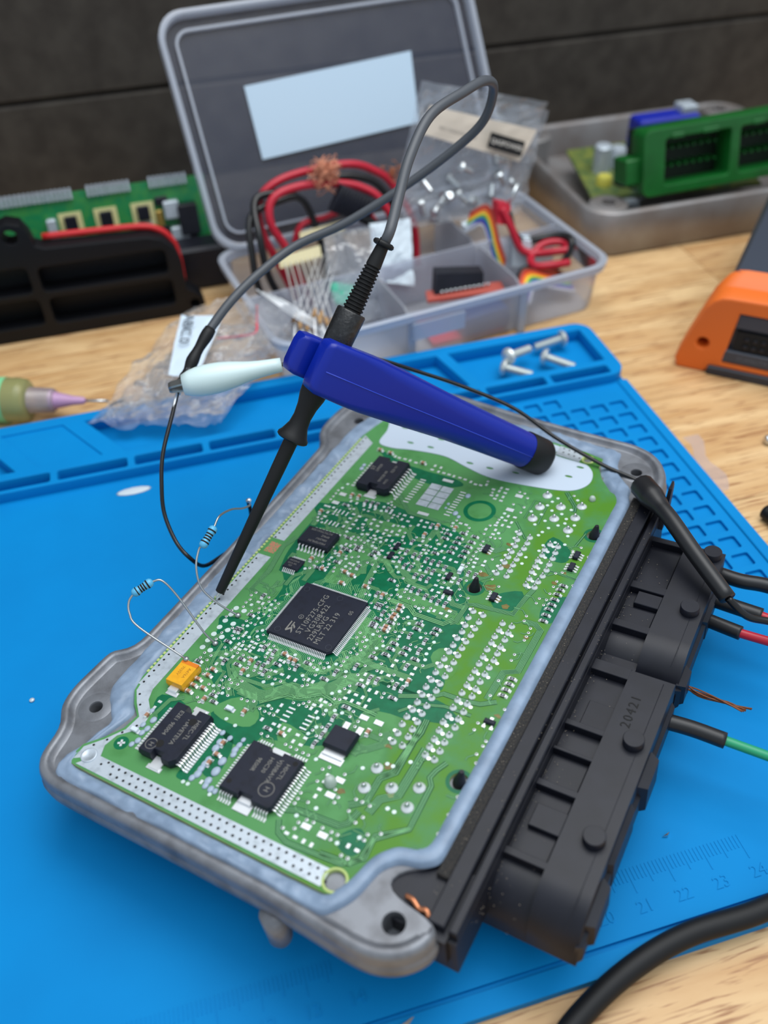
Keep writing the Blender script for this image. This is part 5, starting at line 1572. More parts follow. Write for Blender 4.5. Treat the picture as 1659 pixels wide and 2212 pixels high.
screw('plated screw at the back of the mat tray, head towards the corner', (111.5, 214.8, 4.2), (97.0, 213.8, 2.6))
screw('plated screw with its shank pointing to the tray slots, right of the crossed pair', (96.3, 205.4, 4.2), (107.0, 195.4, 2.6))
screw('plated screw of the crossed pair, pointing away from the camera', (80.0, 204.6, 7.0), (93.0, 210.0, 5.2))
screw('plated screw of the crossed pair, pointing towards the mat slots', (77.4, 203.2, 4.2), (88.4, 195.6, 2.6))

# ------------------------------------------------------------------ storage box
AN = radians(8)
UX, UY = Vector((cos(AN), sin(AN), 0)), Vector((-sin(AN), cos(AN), 0))
BW, BD = 155.0, 88.0
FLc = Vector((144, 240, 0)) - UX * BW


def BP(a, d_, z):
    return FLc + UX * a + UY * d_ + Vector((0, 0, z))


def bloop(i, z, r):
    return [BP(x, y, z) for x, y in rrect(i, BW - i, i, BD - i, r, 6)]


m_box = film('frosted_plastic', (214, 219, 230), 0.50, 0.22, 0.2)
m_boxrim = film('frosted_plastic_edge', (214, 222, 236), 0.24, 0.25, 0.3)
box = thing('storage_box', 'clear plastic compartment box with open lid, full of wires and parts', 'box', (66, 265, -3))
b = MB()
b.sm = True
b.loft([bloop(5, -2.8, 8), bloop(3, -1.8, 9), bloop(1.6, 18, 10)], cap=False)
b.sm = False
b.prism([(p.x, p.y) for p in bloop(5, 0, 8)], -2.9, -2.2)
part('tray', b, m_box, box)
b = MB()
b.loft([bloop(1.6, 17, 10), bloop(-0.6, 17.4, 11), bloop(-1.0, 20.6, 11), bloop(-0.2, 21, 11), bloop(1.6, 20.6, 10), bloop(1.9, 17, 10)], cap=False)
part('tray_rim', b, m_boxrim, box)
for a in (57.0, 110.0):
    for d0, d1 in ((2.6, 43), (44.5, BD - 2.6)):
        b = MB()
        o_ = [(d0, -2.2), (d1, -2.2), (d1, 17.5), (d1 - 3, 20), (d0 + 6, 20), (d0 + 2, 18), (d0, 14)]
        b.loft([[BP(a, y, z) for y, z in o_], [BP(a + 1.0, y, z) for y, z in o_]])
        part('divider', b, m_box, box)
for a0, a1 in ((2.6, 57), (58, 110), (111, BW - 2.6)):
    b = MB()
    b.loft([[BP(x, 43, z) for x, z in ((a0, -2.2), (a1, -2.2), (a1, 20), (a0, 20))], [BP(x, 44.2, z) for x, z in ((a0, -2.2), (a1, -2.2), (a1, 20), (a0, 20))]])
    part('divider', b, m_box, box)
for a in (57.5, 110.5):
    b = MB()
    b.loft([[BP(a - 1.6, 0.4, z) for z in (-2.4, 17)] + [BP(a + 1.6, 0.4, z) for z in (17, -2.4)], [BP(a - 1.6, 2.2, z) for z in (-2.4, 17)] + [BP(a + 1.6, 2.2, z) for z in (17, -2.4)]])
    part('front_rib', b, m_boxrim, box)
b = MB()
b.loft([[BP(x, -1.6, z) for x, z in ((57, 9), (81, 9), (81, 16.5), (57, 16.5))], [BP(x, 0.4, z) for x, z in ((57, 9), (81, 9), (81, 16.5), (57, 16.5))]])
part('latch', b, m_boxrim, box)
# lid, leaning back from the hinge
TL = radians(33)
LV = UY * sin(TL) + Vector((0, 0, cos(TL)))
LN = UX.cross(LV).normalized()          # towards the camera side
if LN.dot(Vector(CAMDIR)) < 0:
    LN = -LN
LH = BP(2, BD + 2, 19)
LWd, LLn = 151.0, 101.0


def lloop(i, t, r):
    return [LH + UX * x + LV * y + LN * t for x, y in rrect(i, LWd - i, i, LLn - i, r, 7)]


b = MB()
b.loft([lloop(0, 0, 12), lloop(0.6, -0.8, 12)], cap=False)
q = lloop(1, -0.8, 12)
b._f([b.v(p) for p in q])
lid = part('lid', b, film('clear_lid', (150, 160, 190), 0.80, 0.2, 0.18), box)
b = MB()
b.loft([lloop(0.3, -1.0, 12), lloop(-0.7, 0, 12), lloop(-0.7, 5.0, 12), lloop(0.6, 5.2, 12), lloop(1.6, 4.8, 11), lloop(1.9, 0.3, 11)], cap=False)
part('lid_rim', b, m_boxrim, lid)
b = MB()
b.loft([lloop(6.4, -0.2, 7), lloop(6.2, 1.6, 7), lloop(7.3, 1.6, 6), lloop(7.5, -0.2, 6)], cap=False)
part('lid_ridge', b, m_boxrim, lid)
for x in (18, 118):
    b = MB()
    b.box(0, 14, -4, 1, -1.5, 1.5, M=Matrix(((UX.x, UY.x, 0, BP(x, BD + 1, 0).x), (UX.y, UY.y, 0, BP(x, BD + 1, 0).y), (0, 0, 1, 19), (0, 0, 0, 1))))
    part('hinge', b, m_boxrim, box)


def lid_pt(u, v_):
    """photo-measured sticker corner as (across, up) on the lid"""
    return LH + UX * u + LV * v_ + LN * 0.25


b = MB()
st = STICKER
b.loft([[LH + UX * u + LV * v_ + LN * 0.1 for u, v_ in st], [LH + UX * u + LV * v_ + LN * 0.4 for u, v_ in st]])
part('blank_label', b, mat('label_paper', (168, 189, 206), 0.6), lid)

# ------------------------------------------------------------------ contents of the box
def bpt(p):
    return BP(p[0], p[1], p[2])


def wloop(name, label, pts, r, m, group, n=8):
    b = MB()
    b.tube(cr([bpt(p) for p in pts], n), r, 10)
    return single(name, b, m, label, 'wire', group=group)


G = 'test leads looped in the box'
wloop('test_lead', 'outermost red wire looped up in front of the open lid', [(30, 66, -0.5), (24, 70, 18), (19.3, 74, 33), (21, 78, 45), (31, 80, 51), (49, 82, 52), (66, 82, 51), (77, 82, 46), (85, 80, 39), (92, 72, 22), (92, 68, 2)], 1.8, m_red, G)
wloop('test_lead', 'inner red wire looped beneath the outer red one in the box', [(34, 60, -0.4), (28, 64, 24), (21.5, 66, 39), (24.5, 70, 48), (36.5, 72, 50.3), (53.5, 72, 48.5), (65.7, 70, 45), (74, 66, 38), (82, 60, 18), (82, 58, 2)], 1.8, m_red, G)
wloop('test_lead', 'black wire looped beside the red leads at the left of the box', [(24, 56, -0.4), (16, 58, 18), (14.5, 61, 36), (18.5, 75, 47), (33, 77, 47), (50, 78, 48.5), (66, 78, 47), (78, 76, 40), (87, 70, 20), (87, 66, 2)], 1.7, m_black_gloss, G)
wloop('test_lead', 'second black wire at the left edge of the lead bundle', [(18, 52, -0.5), (10.5, 57, 14), (10.2, 61, 30), (14, 70, 42), (27, 75, 44), (40, 76, 42), (46, 72, 20), (46, 70, 2)], 1.6, m_black_gloss, G)
wloop('test_lead', 'dark red wire lying low behind the paper tapes', [(30, 72, 4), (36, 74, 30), (50, 76, 32), (66, 74, 34), (74, 70, 22), (74, 66, 2)], 1.4, m_red, G)
b = MB()
r_ = random.Random(21)
for k in range(90):
    c0 = Vector((r_.gauss(50, 2.6), r_.gauss(72, 1.8), r_.gauss(54, 2.6)))
    pts = [c0 + Vector((r_.uniform(-4, 4), r_.uniform(-2, 2), r_.uniform(-4, 4))) for _ in range(4)]
    b.tube([bpt(p) for p in cr(pts, 3)], 0.2, 4)
single('copper_tangle', b, mat('salmon_copper', (228, 158, 126), 0.4, metal=0.5), 'frizzy ball of bare copper strands on the red loop', 'copper strands', kind='stuff')
b = MB()
for k in range(26):
    c0 = Vector((r_.gauss(86, 1.6), r_.gauss(80, 1.2), r_.gauss(44.5, 1.4)))
    pts = [c0 + Vector((r_.uniform(-2.4, 2.4), r_.uniform(-1.4, 1.4), r_.uniform(-2.4, 2.4))) for _ in range(3)]
    b.tube([bpt(p) for p in cr(pts, 3)], 0.16, 4)
single('copper_tuft', b, m_copper, 'small copper tuft at the end of the red loop, by the clear bag', 'copper strands', kind='stuff')
# black ribbon connector
t = thing('ribbon_plug', 'black ridged ribbon cable plug hanging below the copper tangle', 'connector', BP(60, 66, 22))
c0 = BP(60, 66, 40)
ea = (UX * 0.86 + Vector((0, 0, -0.5))).normalized()
eb = (UX * 0.5 + Vector((0, 0, 0.86))).normalized()
ec = ea.cross(eb)
MR = Matrix(((ea.x, eb.x, ec.x, c0.x), (ea.y, eb.y, ec.y, c0.y), (ea.z, eb.z, ec.z, c0.z), (0, 0, 0, 1)))
b = MB()
b.box(-10, 10, -6, 6, -1.8, 1.8, bev=0.4, M=MR)
part('body', b, m_black, t)
for k in range(11):
    b = MB()
    b.tube([MR @ Vector((-8.8 + k * 1.76, -5.6, 1.8)), MR @ Vector((-8.8 + k * 1.76, 5.6, 1.8))], 0.45, 6)
    part('ridge', b, m_black, t)
b = MB()
b.tube(cr([MR @ Vector((4, -4, 0)), BP(72, 64, 26), BP(76, 60, 10), BP(76, 58, 0)], 6), 2.2, 8)
part('ribbon', b, m_black_matte, t)
# resistor tapes with leads
m_tape = mat('cream_tape', (226, 214, 170), 0.7)
t = thing('resistor_strip', 'strip of small resistors bundled between two cream paper tapes', 'resistors', BP(30, 40, 0))
for (x0, y0, z0), (x1, y1, z1) in (((21.6, 60, 21.0), (41.2, 60, 22.1)), ((35.4, 70, 25.0), (56.7, 70, 26.3))):
    b = MB()
    a, c = BP(x0, y0, z0), BP(x1, y1, z1)
    up = Vector((0, 0.5, 0.86)) * 5
    b.loft([[a, c, c + up, a + up], [p + Vector((0, -0.5, 0.3)) for p in (a, c, c + up, a + up)]])
    part('paper_tape', b, m_tape, t)
m_resbody = mat('tan_resistor', (196, 160, 112), 0.5, col2=(150, 110, 70), vscale=0.6)
for k in range(11):
    a = BP(24 + k * 2.6, 60, 23)
    m_ = BP(15 + (k % 6) * 2.9, 18 + (k // 6) * 6, 17.5 - (k % 3) * 1.6)
    dd = (m_ - a).normalized()
    b = MB()
    b.tube([a, m_, m_ + dd * 16 + Vector((2, -6, -3))], 0.38, 5)
    part('lead', b, m_tin, t)
    b = MB()
    b.lathe(m_ - dd * 2.6, dd, [(0, 0.4), (0.5, 1.1), (1.6, 0.9), (3.6, 0.9), (4.7, 1.1), (5.2, 0.4)], 10)
    part('resistor_body', b, m_resbody, t, 60)
for k in range(5):
    b = MB()
    b.tube([BP(2 + k * 2, 30 - k, 31 - k), BP(14 + k * 2.2, 20, 20 - k), BP(28 + k, 12, 10 - k)], 0.38, 5)
    part('lead', b, m_tin, t)


def crumple(mb, corners, nx, ny, amp, sc, seed, thick=None):
    """a creased sheet spanning four corners"""
    A_, B_, C_, D_ = [Vector(c) for c in corners]
    nrm = (B_ - A_).cross(D_ - A_).normalized()
    rows = []
    for j in range(ny + 1):
        rw = []
        for i in range(nx + 1):
            u_, v_ = i / nx, j / ny
            p = A_.lerp(B_, u_).lerp(D_.lerp(C_, u_), v_)
            q_ = Vector((p.x * sc + seed, p.y * sc, p.z * sc))
            h_ = noise.noise(q_) + 0.7 * abs(noise.noise(q_ * 2.3)) + 0.5 * abs(noise.noise(q_ * 4.6))
            bulge = thick * (sin(pi * u_) * sin(pi * v_)) ** 0.5 if thick else 0
            rw.append(p + nrm * (amp * h_ + bulge) + Vector((noise.noise(q_ * 1.7 + Vector((9, 0, 0))), noise.noise(q_ * 1.7 + Vector((0, 9, 0))), 0)) * amp * 0.5)
        rows.append(rw)
    mb.sm = False
    mb.loft(rows, cap=False, closed=False)


m_bag = film('clear_bag', (246, 249, 253), 0.76, 0.07, 0.28, bump=0.5, bscale=0.5)
m_bag_milky = film('milky_bag', (220, 226, 234), 0.66, 0.14, 0.16, bump=0.9, bscale=0.3)
# small bag with the green chip
t = thing('parts_bag', 'small clear bag holding a green chip in the middle of the box', 'bag', BP(45, 42, 2))
b = MB()
crumple(b, (BP(34, 30, 4), BP(60, 28, 4), BP(64, 54, 34), BP(42, 58, 34)), 14, 14, 2.0, 0.15, 3)
part('bag_film', b, m_bag_milky, t)
b = MB()
b.loft([[BP(*p) for p in ((38, 45, 17), (51, 41, 13), (47, 35, 8.5), (38, 38, 10))], [BP(*p) for p in ((38, 44, 19), (51, 40, 15), (47, 34, 10.5), (38, 37, 12))]])
part('green_chip', b, mat('chip_green', (30, 160, 130), 0.4), t)
b = MB()
crumple(b, (BP(61, 45, 13), BP(77, 39, 9), BP(83, 56, 33), BP(63, 57, 34)), 10, 12, 1.4, 0.12, 8)
single('paper_slip', b, m_white, 'folded white paper slip standing in the box behind the probe', 'paper')
# large bag at the back right
t = thing('zip_bag', 'large crumpled zip bag of bright metal parts standing at the rear of the box', 'bag', BP(112, 62, 20))
b = MB()
crumple(b, (BP(80, 70, 22), BP(141, 58, 22), BP(154, 63, 66), BP(101, 79, 78)), 26, 26, 3.0, 0.09, 1, thick=-5)
part('bag_film', b, m_bag_milky, t)
b = MB()
crumple(b, (BP(80, 74, 22), BP(141, 63, 22), BP(156, 66, 68), BP(101, 83, 81)), 20, 20, 2.5, 0.1, 5)
part('bag_film', b, m_bag_milky, t)
b = MB()
crumple(b, (BP(94.8, 72, 63), BP(140, 60, 46), BP(149.5, 62, 58), BP(101.4, 74, 73)), 12, 4, 0.7, 0.06, 2)
part('header_card', b, mat('kraft_card', (204, 192, 176), 0.7), t)
ex = (BP(140, 60, 46) - BP(94.8, 72, 63)).normalized()
ey = (BP(101.4, 74, 73) - BP(94.8, 72, 63)).normalized()
ez_ = ex.cross(ey).normalized()
if ez_.dot(Vector(CAMDIR)) < 0:
    ez_ = -ez_
ey = ez_.cross(ex)
o_ = BP(124, 63.6, 54.5) + ez_ * 2.0
MT = Matrix(((ex.x, ey.x, ez_.x, o_.x), (ex.y, ey.y, ez_.y, o_.y), (ex.z, ey.z, ez_.z, o_.z), (0, 0, 0, 1)))
b = MB()
b.box(0, 17, 0, 6.5, -0.2, 0.2, M=MT)
part('black_block', b, m_dark, t)
b = MB()
b.text('QASPOWER', 2.9, MT @ Matrix.Translation((0.8, 3.2, 0.3)), 0.06)
part('card_text', b, mat('card_white', (216, 210, 200), 0.7), t)
b = MB()
b.text('RECONDITIONED', 2.2, MT @ Matrix.Translation((-24, 2.2, 0.3)), 0.06)
part('card_text', b, mat('card_ink', (110, 102, 96), 0.7), t)
r_ = random.Random(4)
for k in range(16):
    c0 = BP(r_.uniform(92, 138), r_.uniform(63, 70), r_.uniform(25, 48))
    b = MB()
    dd = Vector((r_.uniform(-1, 1), r_.uniform(-1, 1), r_.uniform(-1, 1))).normalized()
    b.lathe(c0 - dd * 3, dd, [(0, 1.6), (1, 2.6), (1.3, 1.3), (7, 1.2), (7.4, 0.6)], 10)
    part('metal_part', b, m_steel, t, 40)
# DIP socket on red board
t = thing('chip_socket_board', 'black pin header block on a small red circuit board in the front compartment', 'circuit board', BP(88, 20, -2))
b = MB()
b.loft([[BP(*p) for p in ((80.5, 26, 9.7), (101.6, 20, 12), (102.4, 22, 18.0), (82.6, 29, 18.8))], [BP(*p) for p in ((82, 32, 9.7), (103, 26, 12), (103.6, 28, 18.0), (84, 35, 18.8))]])
part('socket', b, m_black, t)
for k in range(11):
    for zz in (11.6, 7.2):
        b = MB()
        c0 = BP(83.5 + k * 2.0, 25 - k * 0.55, zz + k * 0.16)
        b.ball(c0, 0.8)
        part('pin', b, m_steel, t)
b = MB()
b.loft([[BP(*p) for p in ((76, 24, 8.4), (108, 12, 11.4), (110, 20, 11.4), (79, 32, 8.4))], [BP(*p) for p in ((76, 24, 9.8), (108, 12, 12.8), (110, 20, 12.8), (79, 32, 9.8))]])
part('red_board', b, mat('red_laminate', (176, 82, 70), 0.4), t)
b = MB()
b.loft([[BP(*p) for p in ((70, 6, -1.8), (104, 5, -1.8), (106, 30, -1.8), (72, 33, -1.8))], [BP(*p) for p in ((70, 6, -0.2), (104, 5, -0.2), (106, 30, -0.2), (72, 33, -0.2))]])
single('red_module', b, mat('crimson_laminate', (206, 40, 70), 0.4), 'crimson circuit board lying flat at the front of the box', 'circuit board')
b = MB()
b.loft([[BP(*p) for p in ((84, 4, 0), (106, 4, 0), (106, 16, 0), (84, 16, 0))], [BP(*p) for p in ((84, 5, 7.5), (106, 5, 8.5), (106, 15, 8.5), (84, 15, 7.5))], [BP(*p) for p in ((86, 6, 8.5), (104, 6, 9.5), (104, 14, 9.5), (86, 14, 8.5))]])
single('blue_module', b, mat('navy_plastic', (20, 50, 104), 0.4), 'dark blue block standing on the crimson board', 'module')
# rainbow ribbon
RAIN = [(150, 60, 40), (206, 60, 40), (232, 132, 40), (236, 206, 60), (70, 160, 80), (40, 90, 180), (80, 60, 150), (190, 195, 205)]
m_rain = [mat('ribbon_%d' % k, c, 0.45) for k, c in enumerate(RAIN)]


def ribbon(name, label, path, side, m_list, r=0.62):
    t = thing(name, label, 'ribbon cable', path[0] - Vector((0, 0, 2)), 'rainbow ribbon cables')
    s_ = Vector(side).normalized()
    for k, m_ in enumerate(m_list):
        b = MB()
        b.tube(cr([p + s_ * (k * r * 2.0) for p in path], 6), r, 8)
        part('strand', b, m_, t)
    return t


t = ribbon('ribbon_cable', 'rainbow ribbon cable end standing up behind the red coil', [BP(110, 50, 32), BP(117, 48, 35.0), BP(120, 46, 29), BP(121, 42, 20), BP(123, 38, 11)], Vector((-0.35, -0.1, -1)), m_rain)
b = MB()
b.loft([[BP(107, 49, 26.5), BP(112, 48, 28.5), BP(112.6, 48, 25.5), BP(107.6, 49, 23.5)], [BP(107, 53, 26.5), BP(112, 52, 28.5), BP(112.6, 52, 25.5), BP(107.6, 53, 23.5)]])
part('end_clamp', b, m_white, t)
ribbon('ribbon_cable', 'rainbow ribbon cable coiled low in the right front compartment', [BP(114, 12, 12), BP(122, 20, 15), BP(134, 24, 9), BP(144, 22, 6), BP(146, 30, 4.5), BP(136, 36, 4)], Vector((0.2, -1, -0.35)), m_rain, 0.7)
wloop('coiled_lead', 'red coiled lead at the right end of the box', [(124, 46, 33), (127, 42, 25), (131, 38, 15), (137, 35, 13), (144, 30, 14.5), (150, 28, 15.5), (150, 34, 16), (142, 37, 15.4), (134, 34, 12), (132, 27, 11.6), (138, 23, 12.5), (147, 22, 12)], 1.75, m_red, 'coiled leads at the right of the box')
wloop('coiled_lead', 'black coiled lead twisted with the red one at the right end', [(128, 47, 30), (129, 43, 22), (134, 41, 17), (144, 40, 17), (151, 35, 18.5), (151.5, 28, 18), (146, 26, 10), (138, 29, 9), (130, 33, 7), (126, 30, 3)], 1.75, m_black_gloss, 'coiled leads at the right of the box')
t = thing('crimp_plug', 'red crimp plug with a bare metal pin, standing above the coil', 'connector', BP(124, 46, 22))
b = MB()
b.loft([[BP(*p) for p in ((121, 44, 27), (128, 43, 25), (129, 47, 33), (123, 48, 35))], [BP(*p) for p in ((121, 50, 27), (128, 49, 25), (129, 52, 33), (123, 53, 35))]])
part('body', b, m_red, t)
b = MB()
b.tube([BP(128.6, 48, 33.0), BP(134, 50, 41)], 0.9, 8)
part('pin', b, m_steel, t)
b = MB()
b.loft([[BP(*p) for p in ((128, 40, 6), (137, 36, 6), (136, 38, 18), (128, 42, 20))], [BP(*p) for p in ((130, 46, 6), (139, 42, 6), (138, 43, 18), (130, 47, 20))]])
single('white_plug', b, m_white, 'white plug housing half hidden by the red coil', 'connector')

# ------------------------------------------------------------------ small bag in front of the box
t = thing('sample_bag', 'crumpled clear zip bag with red seal line and white sticker, half on the mat', 'bag', (-45, 225, 4))
b = MB()
crumple(b, ((-86, 214, 4.6), (-38, 199, 4.6), (6, 243, 26), (-40, 268, 16)), 44, 36, 4.2, 0.1, 4, thick=7)
part('bag_film', b, m_bag, t)
b = MB()
crumple(b, ((-82, 216, 4.8), (-36, 202, 5.0), (4, 246, 14), (-38, 268, 6)), 36, 30, 3.0, 0.12, 14)
part('bag_film', b, m_bag, t)
b = MB()
b.tube(cr([(-31.5, 232.5, 21.5), (-23, 230.5, 22), (-16.5, 230, 22.6), (-14.5, 237, 23.8), (-12.6, 246, 25)], 5), 0.5, 6)
part('seal_line', b, mat('seal_red', (222, 72, 92), 0.4), t)
b = MB()
crumple(b, ((-53, 217, 19), (-43, 210, 19), (-27, 239, 27), (-43, 247, 26)), 8, 10, 0.8, 0.08, 6)
part('sticker', b, mat('sticker_white', (206, 222, 236), 0.6), t)
sx_ = (Vector((-53, 217, 19)) - Vector((-43, 247, 26))).normalized()
sy_ = (Vector((-27, 239, 27)) - Vector((-43, 247, 26))).normalized()
sz_ = sx_.cross(sy_).normalized()
sy_ = sz_.cross(sx_)
o_ = Vector((-42.5, 244.5, 26.2)) + sz_ * 1.4 + sy_ * 3.0
MT = Matrix(((sx_.x, sy_.x, sz_.x, o_.x), (sx_.y, sy_.y, sz_.y, o_.y), (sx_.z, sy_.z, sz_.z, o_.z), (0, 0, 0, 1)))
b = MB()
b.text('ABC.0', 6.0, MT, 0.08)
part('sticker_text', b, mat('sticker_ink', (60, 66, 78), 0.6), t)

# ------------------------------------------------------------------ syringe
syr = thing('flux_syringe', 'flux syringe with green label and fine purple needle tip', 'syringe', (-110, 238, -3))
S0, S1 = Vector((-150, 251, 6.2)), Vector((-80, 228.6, 5.0))
dd = (S1 - S0).normalized()
b = MB()
b.lathe(S0, dd, [(0, 8.8), (41, 8.8), (44, 8.2), (45, 6.5)], 26)
part('barrel', b, film('flux_barrel', (206, 206, 140), 0.25, 0.2, 0.25), syr)
b = MB()
b.lathe(S0, dd, [(0.5, 8.95), (36.5, 8.95)], 26, cap=False)
part('label', b, mat('label_green', (128, 206, 150), 0.5), syr)
b = MB()
b.lathe(S0, dd, [(44, 6.5), (45, 5.2), (54, 4.8), (55, 4.2)], 20)
part('luer_cap', b, film('clear_cap', (232, 214, 220), 0.45, 0.15, 0.3), syr)
b = MB()
b.lathe(S0, dd, [(53, 4.0), (56, 3.2), (62, 1.9), (66, 1.5), (67, 0.8)], 18)
part('needle_hub', b, mat('lilac_hub', (210, 164, 206), 0.35, trans=0.3), syr, 40)
b = MB()
b.tube([S0 + dd * 66, S0 + dd * 76], 0.55, 8)
part('needle', b, m_steel, syr)
upz = Vector((0, 0, 1))
sdv = dd.cross(upz).normalized()
n2_ = (upz * 0.72 + sdv * 0.69).normalized()
if n2_.dot(Vector(CAMDIR)) < 0:
    n2_ = (upz * 0.72 - sdv * 0.69).normalized()
t2 = n2_.cross(dd)
b = MB()
for s_, aa in (('F', 0.45), ('K', -0.45)):
    nn = (n2_ * cos(aa) + t2 * sin(aa)).normalized()
    tt = nn.cross(dd)
    o_ = S0 + dd * 28.5 + nn * 9.05
    MT = Matrix(((dd.x, tt.x, nn.x, o_.x), (dd.y, tt.y, nn.y, o_.y), (dd.z, tt.z, nn.z, o_.z), (0, 0, 0, 1)))
    b.text(s_, 7.0, MT, 0.05)
part('label_text', b, mat('label_ink', (20, 50, 110), 0.6), syr)

# ------------------------------------------------------------------ black cover frame, leaning at the back left
m_pit = mat('black_frame', (9, 10, 15), 0.5, spec=0.3)
fr = thing('plastic_cover', 'black ribbed plastic cover with screw ears and red gasket, standing on edge', 'cover', (-95, 305, -3))
out = [(-190, -2.8), (-112, -2.8), (-44, -2.8), (-38, -2.9), (-33, -2.4), (-30.2, 1.0), (-31.2, 5.2), (-34.5, 8.2), (-37.2, 10), (-37.2, 22), (-39, 29), (-43.5, 34.5), (-50, 36.6), (-92, 38.4), (-95.5, 40), (-96.5, 45), (-99, 49.5), (-104, 51.2), (-109, 49.5), (-112, 45), (-112.5, 40), (-190, 41)]
hl = [circ(-34.8, 2.2, 2.2, 14), circ(-104, 45.2, 3.0, 16)]
hl += [rrect(-97.5, -43.5, 19.0, 30.5, 2.5, 4), rrect(-96.5, -43.0, 3.5, 16.0, 2.5, 4), rrect(-150, -101.5, 19.5, 31.5, 2.5, 4), rrect(-150, -100.5, 4, 16.5, 2.5, 4)]
RX = Matrix.Translation((0, 297, 0)) @ Matrix.Rotation(pi / 2, 4, 'X')
b = MB()
b.plate(out, hl, -9, 0, bev=0.5)
b.bm.transform(RX)
part('frame', b, m_pit, fr, 35)
b = MB()
b.box(-180, -39, 306.2, 314, -2.8, 33)
part('back_plate', b, m_pit, fr)
b = MB()
gpts = [(-92.5, 305.5, 40.0), (-70, 305.5, 39.2), (-52, 305.5, 38.2), (-44.5, 305.5, 35.8), (-40, 305.5, 30.8), (-38.2, 305.5, 24), (-38, 305.5, 10)]
b.tube(cr(gpts, 6), 1.5, 8)
part('red_gasket', b, mat('red_gasket', (196, 30, 34), 0.5), fr)

# ------------------------------------------------------------------ green board standing behind it
gb = thing('spare_circuit_board', 'green populated circuit board standing on edge behind the black cover', 'circuit board', (-60, 335, -3))
m_gpcb = mat('spare_mask', (22, 128, 78), 0.35, col2=(60, 140, 70), vscale=0.25)
RT = Matrix.Translation((-20, 338, 13)) @ Matrix.Rotation(radians(-12), 4, 'X')
b = MB()
b.box(-100, 1.5, 0, 1.6, -16.2, 29, M=RT)
part('laminate', b, m_gpcb, gb)
for x0, x1 in ((-92, -57), (-52, -32), (-24, -6)):
    for k in range(int((x1 - x0) / 2)):
        b = MB()
        b.box(x0 + k * 2, x0 + k * 2 + 1.2, -1.6, -0.02, 26.4, 31.2, M=RT)
        part('header_pin', b, m_strip, gb)
for x in (-62, -46, -29):
    b = MB()
    b.box(x - 5.2, x + 5.2, -0.5, 0, 9.5, 20.5, M=RT)
    part('yellow_pad', b, mat('pad_cream', (214, 208, 150), 0.5), gb)
    b = MB()
    b.box(x - 2.8, x + 2.8, -2.4, -0.5, 12.5, 19, bev=0.3, M=RT)
    part('chip', b, m_black, gb)
    for k in range(4):
        b = MB()
        b.box(x - 3.4 + k * 1.9, x - 2.4 + k * 1.9, -0.9, -0.5, 9.7, 12, M=RT)
        part('chip_leg', b, m_tin, gb)
for x, z, w_, h_, m_, dpt in ((-70.5, 13, 4, 12, m_strip, 4), (-16, 16, 7, 8, m_strip, 5), (-9, 11, 9, 14, m_black, 7), (-14, 4, 8, 8, m_strip, 5), (-8, 1, 4, 6, m_black, 4), (-38, 6, 4, 3, m_pad, 1), (-34, 6, 3, 3, m_pad, 1), (-20, 20, 6, 4, m_black, 2), (-22, 12, 3, 8, mat('brass_part', (170, 140, 70), 0.4, metal=0.5), 2), (-12, -3, 5, 4, mat('yellow_part', (220, 200, 60), 0.5), 3)):
    b = MB()
    b.box(x - w_ / 2, x + w_ / 2, -dpt, 0, z - h_ / 2, z + h_ / 2, bev=0.5, M=RT)
    part('component', b, m_, gb)
b = MB()
b.box(-40, -14, 318, 332, -3, 18, bev=1.5)
single('plastic_block', b, m_black, 'low black plastic block between the black cover and the storage box', 'block')

b = MB()
b.box(-44, 148, 352, 422, -3, 9, bev=1.0)  # added dark sheet, keeps pale bench from showing through the open lid
single('added_dark_sheet', b, m_wall, 'low dark foam sheet added on the bench behind the storage box to darken the view through its lid', 'backing')

# ------------------------------------------------------------------ metal enclosure at the back right
m_encl = mat('brushed_enclosure', (150, 148, 148), 0.45, metal=0.45, col2=(132, 124, 120), vscale=0.05, bump=0.15, bscale=2, bdist=0.05)
en = thing('metal_enclosure', 'open grey metal enclosure tray with round screw bosses', 'enclosure', (215, 340, -3))


def eloop(i, z, r):
    return [(x, y, z) for x, y in rrect(156 + i, 300 - i, 284 + i, 402 - i, r, 6)]


b = MB()
b.sm = True
b.loft([eloop(2, -3, 14), eloop(0.5, -2, 15), eloop(0, 18.5, 15), eloop(0.8, 19.6, 15), eloop(3, 19.6, 13), eloop(4, 18, 12), eloop(5, 2, 11)], cap=False)
b.sm = False
b.prism([(p[0], p[1]) for p in eloop(4.5, 0, 11)], -2.6, 2.0)
part('shell', b, m_encl, en)
for x, y in ((169, 296), (169, 388), (285, 300), (285, 388)):
    b = MB()
    b.lathe((x, y, 0), (0, 0, 1), [(0, 9.5), (19.4, 9.5), (19.8, 9.0), (19.8, 5.2), (20.4, 5.0), (20.4, 3.6), (15, 3.4), (15, 0.1)], 24)
    part('screw_boss', b, m_encl, en, 40)
